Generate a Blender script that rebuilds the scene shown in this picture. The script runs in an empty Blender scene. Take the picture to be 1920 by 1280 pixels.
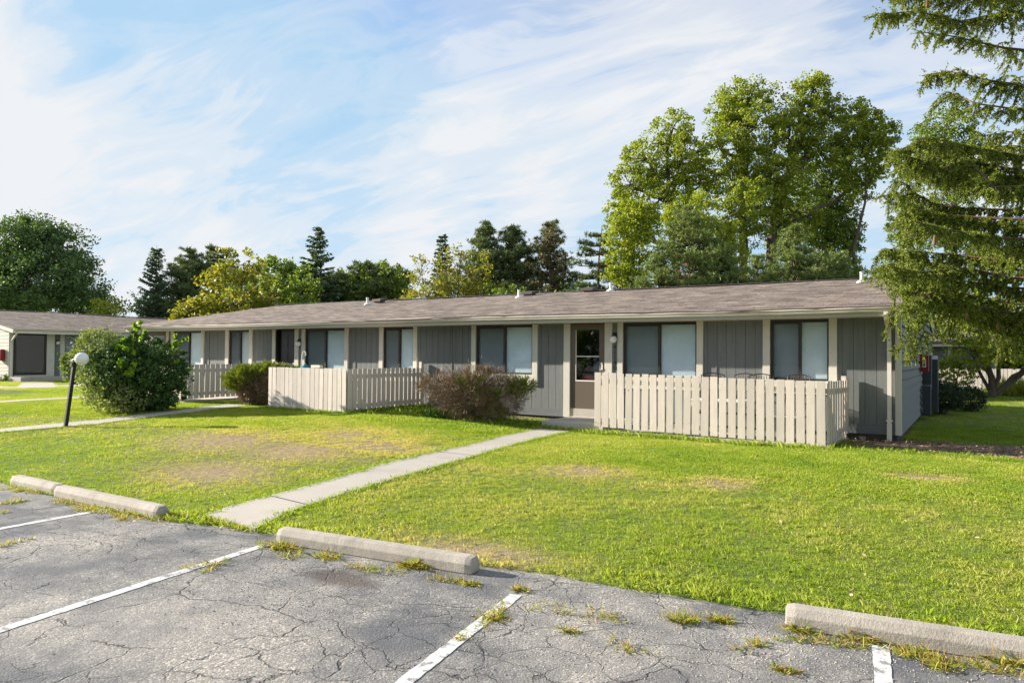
import bpy, math, random
import numpy as np
from mathutils import Vector, Matrix
random.seed(7)
RNG = np.random.default_rng(7)
S = bpy.context.scene
COL = S.collection
R_ = math.radians

# ------------------------------------------------------------------ camera
FPX = 1380.0
TH = math.atan(864 / 1380); PIT = math.atan(27 / 1380); ROLL = .007; CAMH = 1.9
s_, c_ = math.sin(TH), math.cos(TH)
F0 = Vector((-s_, c_, 0)); R0 = Vector((c_, s_, 0)); Z = Vector((0, 0, 1))
CF = F0 * math.cos(PIT) + Z * math.sin(PIT)
U1 = Z * math.cos(PIT) - F0 * math.sin(PIT)
CR = R0 * math.cos(ROLL) + U1 * math.sin(ROLL)
CU = U1 * math.cos(ROLL) - R0 * math.sin(ROLL)
CAM = Vector((0, 0, CAMH))
cam = bpy.data.objects.new('camera', bpy.data.cameras.new('camera'))
COL.objects.link(cam)
M = Matrix((CR, CU, -CF)).transposed().to_4x4(); M.translation = CAM
cam.matrix_world = M
cam.data.sensor_width = 36; cam.data.lens = 36 * FPX / 1920
cam.data.clip_end = 2000; cam.data.clip_start = .05
S.camera = cam

def ray(px, py): return CF + CR * ((px - 960) / FPX) + CU * ((640 - py) / FPX)
def W(px, py, D): return CAM + ray(px, py) * D
def onY(px, Y, py=640): r = ray(px, py); return CAM + r * (Y / r.y)
def FX(px, Y=15.8): return onY(px, Y).x

# ------------------------------------------------------------------ terrain
DEL = R_(6.0)
E1 = (math.cos(DEL), math.sin(DEL)); E2 = (-math.sin(DEL), math.cos(DEL))
def uv(x, y): return x * E1[0] + y * E1[1], x * E2[0] + y * E2[1]
def xy(u, v): return u * E1[0] + v * E2[0], u * E1[1] + v * E2[1]
def sst(t): t = min(1, max(0, t)); return t * t * (3 - 2 * t)
def edge_v(u):
    return 5.87 + .10 * max(0, -(u + 7.5)) ** 1.25 * (1 if u > -16 else (8.5 ** 1.25 / max(.1, -(u + 7.5)) ** 1.25)) \
        + .035 * math.sin(u * 1.9) + .02 * math.sin(u * 4.7 + 1)
def zg(x, y):
    u, v = uv(x, y)
    s = v - edge_v(u)
    if s < 0: return 0.0
    H = .27 + .20 * sst((-x - 6.5) / 6.5)
    return .02 + H * sst(.12 + .88 * s / 7.6) * min(1, s / .8 + .15) + .01 * math.sin(x * 1.3 + y * .7) * min(1, s)
def G(px, py):
    r = ray(px, py); z = 0.0
    for i in range(25):
        t = (z - CAMH) / r.z; p = CAM + r * t; z = z * .5 + .5 * zg(p.x, p.y)
    return Vector((p.x, p.y, zg(p.x, p.y)))

# ------------------------------------------------------------------ materials
MATS = {}
def nmat(name):
    m = bpy.data.materials.new(name); m.use_nodes = True
    nt = m.node_tree; b = nt.nodes['Principled BSDF']; MATS[name] = m
    return m, nt, b
def N(nt, t, **kw):
    n = nt.nodes.new(t)
    for k, v in kw.items():
        if k in n.inputs: n.inputs[k].default_value = v
        else: setattr(n, k, v)
    return n
def L(nt, a, b): nt.links.new(a, b)
def ramp(nt, src, stops, interp='LINEAR'):
    r = nt.nodes.new('ShaderNodeValToRGB'); r.color_ramp.interpolation = interp
    e = r.color_ramp.elements
    while len(e) < len(stops): e.new(.5)
    for i, (p, c) in enumerate(stops):
        e[i].position = p; e[i].color = (*c, 1) if len(c) == 3 else c
    L(nt, src, r.inputs[0]); return r.outputs[0]
def mix(nt, fac, a, b, blend='MIX'):
    m = nt.nodes.new('ShaderNodeMix'); m.data_type = 'RGBA'; m.blend_type = blend
    for s, v in ((0, fac), (6, a), (7, b)):
        if hasattr(v, 'is_linked') or isinstance(v, bpy.types.NodeSocket): L(nt, v, m.inputs[s])
        elif s == 0: m.inputs[0].default_value = v
        else: m.inputs[s].default_value = (*v, 1)
    return m.outputs[2]
def math_(nt, op, a, b=0.0, clamp=False):
    m = nt.nodes.new('ShaderNodeMath'); m.operation = op; m.use_clamp = clamp
    for i, v in enumerate((a, b)):
        if isinstance(v, bpy.types.NodeSocket): L(nt, v, m.inputs[i])
        else: m.inputs[i].default_value = v
    return m.outputs[0]
def coords(nt, scale=(1, 1, 1), rot=(0, 0, 0), src='Object'):
    tc = nt.nodes.new('ShaderNodeTexCoord'); mp = nt.nodes.new('ShaderNodeMapping')
    mp.inputs['Scale'].default_value = scale; mp.inputs['Rotation'].default_value = rot
    L(nt, tc.outputs[src], mp.inputs[0]); return mp.outputs[0]
def noise(nt, co, scale, detail=4, rough=.6, dist=0):
    n = N(nt, 'ShaderNodeTexNoise'); n.inputs['Scale'].default_value = scale
    n.inputs['Detail'].default_value = detail; n.inputs['Roughness'].default_value = rough
    n.inputs['Distortion'].default_value = dist
    L(nt, co, n.inputs['Vector']); return n.outputs[0]
def bump(nt, b, h, strength=.3, dist=.01):
    n = N(nt, 'ShaderNodeBump'); n.inputs['Strength'].default_value = strength; n.inputs['Distance'].default_value = dist
    L(nt, h, n.inputs['Height']); L(nt, n.outputs[0], b.inputs['Normal'])

def simple(name, col, rough=.6, var=.12, scale=6, stretch=(1, 1, 1), bmp=.0, metal=0, spec=.4, fine=60, dirt=None):
    m, nt, b = nmat(name)
    co = coords(nt, stretch)
    n1 = noise(nt, co, scale, 5, .65); n2 = noise(nt, co, fine, 3, .7)
    lo = tuple(c * (1 - var) for c in col); hi = tuple(min(1, c * (1 + var)) for c in col)
    c1 = ramp(nt, n1, [(.3, lo), (.7, hi)])
    c2 = mix(nt, .35, c1, ramp(nt, n2, [(.3, tuple(c * (1 - 1.6 * var) for c in col)), (.7, hi)]))
    if dirt:
        n3 = noise(nt, coords(nt), 1.7, 6, .7)
        c2 = mix(nt, ramp(nt, n3, [(.52, (0, 0, 0)), (.7, (.6, .6, .6))]), c2, dirt)
    if name == 'fence_paint':
        vk = N(nt, 'ShaderNodeTexVoronoi'); vk.inputs['Scale'].default_value = 3.1; L(nt, coords(nt, (1, 1, .75)), vk.inputs['Vector'])
        c2 = mix(nt, ramp(nt, vk.outputs['Distance'], [(.035, (.85,) * 3), (.055, (0, 0, 0))]), c2, (.12, .08, .05))
        ns_ = noise(nt, coords(nt, (22, 22, .8)), 2.0, 4, .7); c2 = mix(nt, ramp(nt, ns_, [(.62, (0, 0, 0)), (.74, (.55,) * 3)]), c2, (.36, .31, .25))
    L(nt, c2, b.inputs['Base Color'])
    b.inputs['Roughness'].default_value = rough; b.inputs['Metallic'].default_value = metal
    b.inputs['Specular IOR Level'].default_value = spec
    if bmp: bump(nt, b, n2, bmp, .004)
    return m

simple('siding', (.165, .175, .170), .75, .22, 1.6, (7, 7, .5), .5, fine=26)
simple('skirt', (.15, .16, .165), .7, .18, 3, (1, 1, 6), .3)
simple('gable', (.175, .19, .188), .7, .10, 3, (.5, .5, 4), .25, fine=40)
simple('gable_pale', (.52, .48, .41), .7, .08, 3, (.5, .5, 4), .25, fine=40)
simple('trim', (.60, .575, .49), .6, .07, 3, (1, 1, .3), .15, dirt=(.47, .44, .37))
simple('fence_paint', (.615, .545, .475), .65, .12, 4, (3, 3, .4), .4, fine=40, dirt=(.54, .47, .40))
simple('gutter', (.74, .67, .60), .4, .06, 2, (1, 1, 1), .05, dirt=(.50, .43, .36))
simple('fascia', (.42, .41, .35), .6, .1, 2, (.3, 1, 1), .1)
simple('soffit', (.42, .36, .25), .7, .08, 2)
simple('bronze', (.030, .024, .020), .4, .15, 6)
simple('door_brown', (.115, .088, .064), .45, .06, 5, spec=.5)
simple('door_dark', (.022, .024, .032), .4, .1, 6)
simple('concrete', (.44, .40, .345), .85, .10, 1.3, bmp=.5, fine=90, dirt=(.33, .30, .25))
simple('stop_concrete', (.40, .36, .305), .9, .22, 4, bmp=1.2, fine=55, dirt=(.27, .24, .19))
simple('foundation', (.075, .065, .055), .9, .2, 4, bmp=.4)
simple('post_black', (.012, .012, .013), .5, .2, 6)
simple('white_metal', (.75, .74, .70), .4, .06, 8)
simple('vent_brown', (.075, .055, .048), .6, .2, 8)
simple('bark', (.12, .095, .075), .9, .35, 5, (3, 3, .6), .8, fine=20)
simple('bark_pine', (.14, .085, .055), .9, .35, 5, (3, 3, .6), .8, fine=20)
simple('red_paint', (.26, .012, .02), .4, .1, 8)
simple('cabinet', (.042, .05, .055), .5, .1, 4)
simple('blind', (.80, .86, .88), .6, .04, 4)
simple('curtain', (.34, .37, .37), .8, .05, 4)
simple('screen_mesh', (.07, .08, .085), .9, .1, 4)
simple('wire', (.03, .022, .018), .5, .2, 8, metal=.3)
simple('teal', (.02, .16, .18), .4, .1, 8)
simple('plastic_white', (.72, .72, .70), .4, .05, 8)
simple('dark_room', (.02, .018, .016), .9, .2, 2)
simple('soil', (.19, .125, .08), .95, .35, 5, bmp=.8, fine=30)
simple('mulch', (.15, .10, .065), .95, .45, 8, bmp=1, fine=24)
simple('digits', (.012, .012, .014), .4, .1, 8)
simple('cone_brown', (.17, .095, .045), .8, .2, 20)
simple('fabric', (.2, .25, .33), .9, .2, 8)
simple('fabric_red', (.25, .04, .03), .9, .2, 8)

def m_glass():
    m, nt, b = nmat('glass'); nt.nodes.remove(b)
    out = nt.nodes['Material Output']
    tr = N(nt, 'ShaderNodeBsdfTransparent'); tr.inputs[0].default_value = (.96, .99, 1, 1)
    gl = N(nt, 'ShaderNodeBsdfGlossy'); gl.inputs['Roughness'].default_value = .02
    gl.inputs[0].default_value = (.95, .97, 1, 1)
    co = coords(nt, (.6, 1, .5)); n = noise(nt, co, 1.6, 1)
    bp = N(nt, 'ShaderNodeBump'); bp.inputs['Strength'].default_value = .05; bp.inputs['Distance'].default_value = .05
    L(nt, n, bp.inputs['Height']); L(nt, bp.outputs[0], gl.inputs['Normal'])
    fr = N(nt, 'ShaderNodeFresnel'); fr.inputs[0].default_value = 1.55
    f2 = math_(nt, 'MULTIPLY_ADD', fr.outputs[0], 1.4); nt.nodes[-1].inputs[2].default_value = .0
    gm = N(nt, 'ShaderNodeNewGeometry'); f2 = math_(nt, 'MULTIPLY', f2, math_(nt, 'SUBTRACT', 1.0, gm.outputs['Backfacing']))
    mx = N(nt, 'ShaderNodeMixShader'); L(nt, f2, mx.inputs[0]); L(nt, tr.outputs[0], mx.inputs[1]); L(nt, gl.outputs[0], mx.inputs[2])
    L(nt, mx.outputs[0], out.inputs[0])
m_glass()
def m_globe():
    m, nt, b = nmat('globe')
    b.inputs['Base Color'].default_value = (.86, .85, .83, 1); b.inputs['Roughness'].default_value = .25
    b.inputs['Subsurface Weight'].default_value = .35; b.inputs['Subsurface Radius'].default_value = (.1, .1, .1)
m_globe()
def m_roof():
    m, nt, b = nmat('shingles')
    tc = N(nt, 'ShaderNodeUVMap'); uvo = tc.outputs[0]
    n0 = noise(nt, uvo, .5, 3)
    vm = N(nt, 'ShaderNodeVectorMath', operation='ADD'); L(nt, uvo, vm.inputs[0])
    cb = N(nt, 'ShaderNodeCombineXYZ'); L(nt, math_(nt, 'MULTIPLY', n0, .05), cb.inputs[1]); L(nt, cb.outputs[0], vm.inputs[1])
    bt = N(nt, 'ShaderNodeTexBrick'); L(nt, vm.outputs[0], bt.inputs['Vector'])
    bt.offset = .37; bt.offset_frequency = 2; bt.squash = 1.4; bt.squash_frequency = 3
    for k, v in (('Scale', 1.0), ('Mortar Size', .007), ('Brick Width', .34), ('Row Height', .142), ('Mortar Smooth', .2), ('Bias', 0)): bt.inputs[k].default_value = v
    bt.inputs['Color1'].default_value = (.135, .110, .094, 1); bt.inputs['Color2'].default_value = (.34, .29, .25, 1)
    bt.inputs['Mortar'].default_value = (.055, .043, .036, 1)
    n1 = noise(nt, uvo, 2.2, 5, .7); n2 = noise(nt, uvo, 90, 2)
    mp = N(nt, 'ShaderNodeMapping'); mp.inputs['Scale'].default_value = (.8, 4.5, 1); L(nt, uvo, mp.inputs[0])
    n3 = noise(nt, mp.outputs[0], 1.6, 4, .7)
    c = mix(nt, .75, bt.outputs[0], ramp(nt, n1, [(.3, (.55, .53, .52)), (.7, (1.25, 1.2, 1.15))]), 'MULTIPLY')
    c = mix(nt, .7, c, ramp(nt, n3, [(.35, (.62, .6, .6)), (.65, (1.22, 1.2, 1.15))]), 'MULTIPLY')
    c = mix(nt, .6, c, ramp(nt, n2, [(.3, (.6, .6, .6)), (.7, (1.3, 1.3, 1.3))]), 'MULTIPLY')
    L(nt, c, b.inputs['Base Color']); b.inputs['Roughness'].default_value = .92; b.inputs['Specular IOR Level'].default_value = .2
    bump(nt, b, math_(nt, 'ADD', bt.outputs[1], math_(nt, 'MULTIPLY', n2, -.4)), .6, -.01)
m_roof()
def m_asphalt():
    m, nt, b = nmat('asphalt')
    co = coords(nt)
    big = noise(nt, co, .55, 5, .65); mid = noise(nt, co, 2.2, 5, .6)
    base = ramp(nt, big, [(.40, (.125, .13, .137)), (.5, (.215, .21, .20)), (.60, (.30, .285, .26))])
    base = mix(nt, .6, base, ramp(nt, mid, [(.3, (.72, .72, .74)), (.7, (1.22, 1.2, 1.16))]), 'MULTIPLY')
    # aggregate
    v = N(nt, 'ShaderNodeTexVoronoi'); v.inputs['Scale'].default_value = 75; L(nt, co, v.inputs['Vector'])
    sp = N(nt, 'ShaderNodeSeparateColor'); L(nt, v.outputs['Color'], sp.inputs[0])
    agg = ramp(nt, sp.outputs[0], [(.0, (.68, .68, .69)), (.55, (.95, .95, .95)), (.8, (1.15, 1.13, 1.1)), (.97, (1.8, 1.74, 1.65))])
    am = ramp(nt, noise(nt, co, 1.1, 4, .6), [(.35, (.35,) * 3), (.6, (1, 1, 1))])
    base = mix(nt, am, base, mix(nt, 1, base, agg, 'MULTIPLY'))
    fn = noise(nt, co, 220, 2); base = mix(nt, .7, base, ramp(nt, fn, [(.3, (.55,) * 3), (.7, (1.35,) * 3)]), 'MULTIPLY')
    # cracks
    wn = N(nt, 'ShaderNodeTexNoise'); wn.inputs['Scale'].default_value = 1.6; wn.inputs['Detail'].default_value = 6; L(nt, co, wn.inputs['Vector'])
    va = N(nt, 'ShaderNodeVectorMath', operation='MULTIPLY_ADD'); L(nt, wn.outputs['Color'], va.inputs[0]); va.inputs[1].default_value = (.75, .75, 0); L(nt, co, va.inputs[2])
    cwn = nt.nodes.new('ShaderNodeMath'); cwn.operation = 'MULTIPLY_ADD'; L(nt, noise(nt, co, 2.3, 4, .7), cwn.inputs[0]); cwn.inputs[1].default_value = 5.0; cwn.inputs[2].default_value = -1.45; cw = math_(nt, 'MAXIMUM', cwn.outputs[0], .25)
    def crack(scale, w, seed):
        vv = N(nt, 'ShaderNodeTexVoronoi', feature='DISTANCE_TO_EDGE'); vv.voronoi_dimensions = '2D'
        mp = N(nt, 'ShaderNodeMapping'); mp.inputs['Location'].default_value = (seed, seed * 1.7, 0); L(nt, va.outputs[0], mp.inputs[0])
        L(nt, mp.outputs[0], vv.inputs['Vector']); vv.inputs['Scale'].default_value = scale
        return ramp(nt, math_(nt, 'DIVIDE', vv.outputs[0], cw), [(0, (1, 1, 1)), (w * .45, (.9,) * 3), (w, (0, 0, 0))])
    c1 = crack(.95, .0085, 3.1); c2 = crack(2.9, .018, 8.3)
    m1 = ramp(nt, noise(nt, co, .9, 4, .7), [(.44, (0, 0, 0)), (.52, (1, 1, 1))])
    m2 = ramp(nt, noise(nt, coords(nt, rot=(0, 0, 1)), .5, 4), [(.45, (0, 0, 0)), (.53, (.9,) * 3)])
    cr = math_(nt, 'MAXIMUM', math_(nt, 'MULTIPLY', c1, m1), math_(nt, 'MULTIPLY', c2, m2))
    base = mix(nt, math_(nt, 'MULTIPLY', cr, .68), base, (.035, .032, .03))
    # oil stain
    st = OILP
    g = N(nt, 'ShaderNodeMapping'); g.inputs['Location'].default_value = (-st.x / .42, -st.y / .22, 0); g.inputs['Scale'].default_value = (1 / .42, 1 / .22, 1); L(nt, co, g.inputs[0])
    ln = N(nt, 'ShaderNodeVectorMath', operation='LENGTH'); L(nt, g.outputs[0], ln.inputs[0])
    d = math_(nt, 'ADD', ln.outputs['Value'], math_(nt, 'MULTIPLY', mid, .9))
    base = mix(nt, ramp(nt, math_(nt, 'MULTIPLY', d, .5), [(.5, (.75,) * 3), (.75, (0, 0, 0))]), base, (.075, .055, .045))
    L(nt, base, b.inputs['Base Color']); b.inputs['Roughness'].default_value = .85; b.inputs['Specular IOR Level'].default_value = .3
    h = math_(nt, 'ADD', math_(nt, 'MULTIPLY', v.outputs['Distance'], -.5), math_(nt, 'MULTIPLY', cr, -3))
    bump(nt, b, h, .8, .006)
OILP = G(640, 1085)
m_asphalt()
def m_paint():
    m, nt, b = nmat('line_paint')
    co = coords(nt); n1 = noise(nt, co, 9, 6, .75); n2 = noise(nt, co, 140, 2)
    c = mix(nt, ramp(nt, n1, [(.53, (0, 0, 0)), (.60, (.85,) * 3)]), (.64, .635, .62), (.2, .19, .18))
    c = mix(nt, .4, c, ramp(nt, n2, [(.3, (.6,) * 3), (.7, (1.2,) * 3)]), 'MULTIPLY')
    L(nt, c, b.inputs['Base Color']); b.inputs['Roughness'].default_value = .6
    bump(nt, b, n2, .5, .004)
m_paint()
BROWNS = [(650, 815, .75, .35), (560, 845, 1.3, .5), (700, 835, 1.3, .35), (400, 885, 1.1, .4), (1100, 882, .7, .22), (900, 1035, .8, .16), (430, 825, 1.4, .5), (1360, 905, .4, .2), (1740, 895, .5, .14)]
def dryness(x, y):
    d = 0
    for (bx, by, rx, ry) in BR:
        q = ((x - bx) / rx) ** 2 + ((y - by) / ry) ** 2
        if q < 6: d = max(d, math.exp(-q * .9))
    return d
BR = []
for (px, py, rx, ry) in BROWNS:
    g = G(px, py); BR.append((g.x, g.y, rx * 1.0, ry * 1.9))
def m_lawn():
    m, nt, b = nmat('lawn_soil')
    co = coords(nt)
    n1 = noise(nt, co, .7, 5, .6); n2 = noise(nt, co, 14, 4, .7); n3 = noise(nt, co, 60, 2)
    c = ramp(nt, n1, [(.3, (.13, .18, .035)), (.5, (.17, .22, .045)), (.7, (.23, .25, .07))])
    c = mix(nt, .8, c, ramp(nt, n2, [(.3, (.45, .5, .4)), (.7, (1.3, 1.25, 1.2))]), 'MULTIPLY')
    c = mix(nt, .6, c, ramp(nt, n3, [(.3, (.5,) * 3), (.7, (1.4,) * 3)]), 'MULTIPLY')
    at = N(nt, 'ShaderNodeAttribute'); at.attribute_name = 'dry'
    c = mix(nt, at.outputs['Fac'], c, ramp(nt, n2, [(.3, (.20, .145, .08)), (.7, (.44, .34, .21))]))
    L(nt, c, b.inputs['Base Color']); b.inputs['Roughness'].default_value = .95; b.inputs['Specular IOR Level'].default_value = .1
    bump(nt, b, n3, .8, .03)
m_lawn()
def leafmat(name, cols, rough=.5, trans=.35, tint=False, transcol=None):
    m, nt, b = nmat(name)
    out = nt.nodes['Material Output']
    if tint:
        at = N(nt, 'ShaderNodeAttribute'); at.attribute_name = 'tint'; at.attribute_type = 'INSTANCER'
        gi = N(nt, 'ShaderNodeNewGeometry')
        src = math_(nt, 'ADD', at.outputs['Fac'], math_(nt, 'MULTIPLY', math_(nt, 'SUBTRACT', gi.outputs['Random Per Island'], .5), .30), True)
    else:
        gi = N(nt, 'ShaderNodeNewGeometry'); src = gi.outputs['Random Per Island']
    n = len(cols)
    c = ramp(nt, src, [(i / (n - 1), col) for i, col in enumerate(cols)])
    L(nt, c, b.inputs['Base Color']); b.inputs['Roughness'].default_value = rough; b.inputs['Specular IOR Level'].default_value = .3
    t = N(nt, 'ShaderNodeBsdfTranslucent')
    tc = mix(nt, 1, c, transcol or (1.5, 1.55, .6), 'MULTIPLY'); L(nt, tc, t.inputs[0])
    mx = N(nt, 'ShaderNodeMixShader'); mx.inputs[0].default_value = trans
    L(nt, b.outputs[0], mx.inputs[1]); L(nt, t.outputs[0], mx.inputs[2]); L(nt, mx.outputs[0], out.inputs[0])
    return m
leafmat('leaf_cottonwood', [(0.121, 0.175, 0.025), (0.199, 0.263, 0.034), (0.284, 0.338, 0.042), (0.411, 0.385, 0.060)])
leafmat('leaf_lime', [(0.150, 0.216, 0.024), (0.255, 0.311, 0.034), (0.375, 0.378, 0.042)])
leafmat('leaf_maple', [(.065, .12, .045), (.10, .17, .055), (.15, .22, .065)], trans=.2)
leafmat('leaf_yellow', [(.13, .165, .03), (.21, .235, .035), (.30, .285, .045), (.36, .30, .055)])
leafmat('leaf_green', [(.095, .15, .03), (.15, .215, .038), (.22, .28, .045)])
leafmat('leaf_bush', [(.035, .085, .022), (.06, .12, .028), (.10, .17, .04)], rough=.6, trans=.22)
leafmat('leaf_bush_pale', [(0.112, 0.165, 0.045), (0.208, 0.255, 0.090), (0.352, 0.375, 0.165)], rough=.65, trans=.25)
leafmat('leaf_bright', [(.14, .24, .02), (.20, .32, .03), (.27, .38, .04)], trans=.45)
leafmat('needle_pine', [(.095, .145, .058), (.14, .19, .07), (.20, .235, .08)], trans=.12)
leafmat('needle_pine_light', [(.12, .17, .05), (.17, .23, .06), (.23, .28, .08)], trans=.2)
leafmat('needle_spruce', [(.075, .13, .07), (.11, .17, .085), (.15, .20, .095)], trans=.1)
leafmat('needle_brown', [(.16, .105, .055), (.20, .14, .065), (.10, .135, .05), (.13, .16, .06)], trans=.1)
leafmat('needle_front', [(0.077, 0.124, 0.020), (0.128, 0.183, 0.028), (0.211, 0.254, 0.038), (0.320, 0.330, 0.055)], trans=.25)
leafmat('juniper', [(.08, .125, .018), (.145, .19, .024), (.21, .255, .035), (.27, .25, .05)], trans=.2)
leafmat('twig_brown', [(.12, .075, .045), (.20, .135, .08), (.30, .215, .14), (.13, .12, .045)], trans=.05, transcol=(1, .8, .6))
leafmat('hedge', [(0.022, 0.041, 0.017), (0.036, 0.060, 0.022), (0.054, 0.084, 0.024)], trans=.1)
leafmat('grass_blade', [(0.120, 0.214, 0.020), (0.196, 0.292, 0.029), (0.284, 0.370, 0.041), (0.380, 0.408, 0.079), (0.506, 0.454, 0.176), (0.556, 0.467, 0.216)], rough=.5, trans=.38, tint=True, transcol=(1.35, 1.45, .5))
leafmat('weed_leaf', [(.12, .19, .025), (.23, .29, .035), (.38, .36, .06), (.44, .32, .11), (.36, .20, .09)], trans=.35)
leafmat('ornamental', [(.15, .2, .03), (.28, .3, .05), (.35, .33, .08)], trans=.35)
leafmat('broad_leaf', [(.05, .13, .02), (.09, .2, .03)], trans=.3)
leafmat('litter', [(.10, .07, .04), (.25, .17, .09), (.38, .28, .16)], trans=.05)

# ------------------------------------------------------------------ mesh builders
def tag(o, label=None, cat=None, group=None, kind=None):
    if label: o['label'] = label
    if cat: o['category'] = cat
    if group: o['group'] = group
    if kind: o['kind'] = kind
    return o
def empty(name, loc=(0, 0, 0), rz=0):
    o = bpy.data.objects.new(name, None); COL.objects.link(o)
    o.location = loc; o.rotation_euler = (0, 0, rz); o.empty_display_size = .2
    return o
class MB:
    def __init__(s): s.v = []; s.f = []; s.uv = None
    def add(s, vs, fs):
        n = len(s.v); s.v += [tuple(v) for v in vs]; s.f += [tuple(i + n for i in f) for f in fs]; return s
    def box(s, x0, x1, y0, y1, z0, z1, bev=0):
        if x1 < x0: x0, x1 = x1, x0
        if y1 < y0: y0, y1 = y1, y0
        if z1 < z0: z0, z1 = z1, z0
        vs = [(x, y, z) for x in (x0, x1) for y in (y0, y1) for z in (z0, z1)]
        return s.add(vs, [(0, 1, 3, 2), (4, 6, 7, 5), (0, 4, 5, 1), (2, 3, 7, 6), (0, 2, 6, 4), (1, 5, 7, 3)])
    def prism(s, poly, axis, a, b):
        """poly = list of 2-D points, extruded from a to b along axis (0 x, 1 y, 2 z)."""
        n = len(poly)
        def P(p, t): return {0: (t, p[0], p[1]), 1: (p[0], t, p[1]), 2: (p[0], p[1], t)}[axis]
        vs = [P(p, a) for p in poly] + [P(p, b) for p in poly]
        return s.add(vs, [tuple(range(n))[::-1], tuple(range(n, 2 * n))] + [(i, (i + 1) % n, n + (i + 1) % n, n + i) for i in range(n)])
    def tube(s, pts, rad, n=6, cap=True):
        pts = [Vector(p) for p in pts]
        if not hasattr(rad, '__len__'): rad = [rad] * len(pts)
        base = len(s.v); up = Vector((.13, .27, .95)).normalized()
        for i, p in enumerate(pts):
            d = (pts[min(i + 1, len(pts) - 1)] - pts[max(i - 1, 0)])
            d = d.normalized() if d.length > 1e-9 else Vector((0, 0, 1))
            if abs(d.dot(up)) > .95: up = Vector((.9, .3, .1)).normalized()
            a = d.cross(up).normalized(); b = d.cross(a)
            for k in range(n):
                t = 2 * math.pi * k / n
                s.v.append(tuple(p + (a * math.cos(t) + b * math.sin(t)) * rad[i]))
        for i in range(len(pts) - 1):
            for k in range(n):
                q = base + i * n; k2 = (k + 1) % n
                s.f.append((q + k, q + k2, q + n + k2, q + n + k))
        if cap:
            s.f.append(tuple(base + k for k in range(n))); e = base + (len(pts) - 1) * n
            s.f.append(tuple(e + k for k in range(n))[::-1])
        return s
    def sphere(s, c, r, seg=20, rings=12, sq=(1, 1, 1)):
        base = len(s.v)
        s.v.append((c[0], c[1], c[2] - r * sq[2]))
        for i in range(1, rings):
            ph = -math.pi / 2 + math.pi * i / rings
            for k in range(seg):
                t = 2 * math.pi * k / seg
                s.v.append((c[0] + r * sq[0] * math.cos(ph) * math.cos(t), c[1] + r * sq[1] * math.cos(ph) * math.sin(t), c[2] + r * sq[2] * math.sin(ph)))
        s.v.append((c[0], c[1], c[2] + r * sq[2])); top = len(s.v) - 1
        for k in range(seg):
            k2 = (k + 1) % seg
            s.f.append((base, base + 1 + k2, base + 1 + k)); q = base + 1 + (rings - 2) * seg; s.f.append((top, q + k, q + k2))
            for i in range(rings - 2):
                q = base + 1 + i * seg; s.f.append((q + k, q + k2, q + seg + k2, q + seg + k))
        return s
    def lathe(s, c, prof, seg=20):
        base = len(s.v)
        for (r, z) in prof:
            for k in range(seg):
                t = 2 * math.pi * k / seg; s.v.append((c[0] + r * math.cos(t), c[1] + r * math.sin(t), c[2] + z))
        for i in range(len(prof) - 1):
            for k in range(seg):
                q = base + i * seg; k2 = (k + 1) % seg; s.f.append((q + k, q + k2, q + seg + k2, q + seg + k))
        s.f.append(tuple(base + k for k in range(seg))[::-1]); e = base + (len(prof) - 1) * seg; s.f.append(tuple(e + k for k in range(seg)))
        return s
    def rot(s, ang, c=(0, 0), start=0):
        ca, sa = math.cos(ang), math.sin(ang)
        for i in range(start, len(s.v)):
            x, y, z = s.v[i]; x -= c[0]; y -= c[1]; s.v[i] = (c[0] + x * ca - y * sa, c[1] + x * sa + y * ca, z)
        return s
    def build(s, name, mat, parent=None, smooth=False, bevel=0):
        me = bpy.data.meshes.new(name); me.from_pydata(s.v, [], s.f)
        me.materials.append(MATS[mat]); me.validate(); me.update()
        if smooth: me.polygons.foreach_set('use_smooth', [True] * len(me.polygons))
        o = bpy.data.objects.new(name, me); COL.objects.link(o)
        if parent: o.parent = parent
        if bevel:
            bv = o.modifiers.new('bevel', 'BEVEL'); bv.width = bevel; bv.segments = 2; bv.limit_method = 'ANGLE'
        return o
def npmesh(name, V, k, mat, parent=None, smooth=False):
    """V: (n*k,3) vertices, every k consecutive ones one face."""
    V = np.asarray(V, np.float32).reshape(-1, 3); nf = len(V) // k
    me = bpy.data.meshes.new(name)
    me.vertices.add(len(V)); me.vertices.foreach_set('co', V.ravel())
    me.loops.add(nf * k); me.loops.foreach_set('vertex_index', np.arange(nf * k, dtype=np.int32))
    me.polygons.add(nf); me.polygons.foreach_set('loop_start', np.arange(0, nf * k, k, dtype=np.int32))
    me.polygons.foreach_set('loop_total', np.full(nf, k, np.int32))
    me.materials.append(MATS[mat]); me.update(calc_edges=True)
    o = bpy.data.objects.new(name, me); COL.objects.link(o)
    if parent: o.parent = parent
    return o
def unit(a): return a / (np.linalg.norm(a, axis=-1, keepdims=True) + 1e-9)
def leaf_quads(P, size, aspect=.75, up=.5, rng=RNG, droop=.0):
    """rhombic leaves at points P, random orientation biased to face up/outward"""
    n = len(P); nr = rng.normal(size=(n, 3)); nr[:, 2] += up * 2; nr = unit(nr)
    a = rng.normal(size=(n, 3)); a[:, 2] -= droop; a = unit(a - nr * np.sum(a * nr, 1, keepdims=True)); b = np.cross(nr, a)
    s = size * rng.uniform(.6, 1.3, (n, 1))
    return np.stack([P - a * s * .5, P + b * s * .5 * aspect - a * s * .05, P + a * s * .6, P - b * s * .5 * aspect - a * s * .05], 1).reshape(-1, 3)
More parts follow.
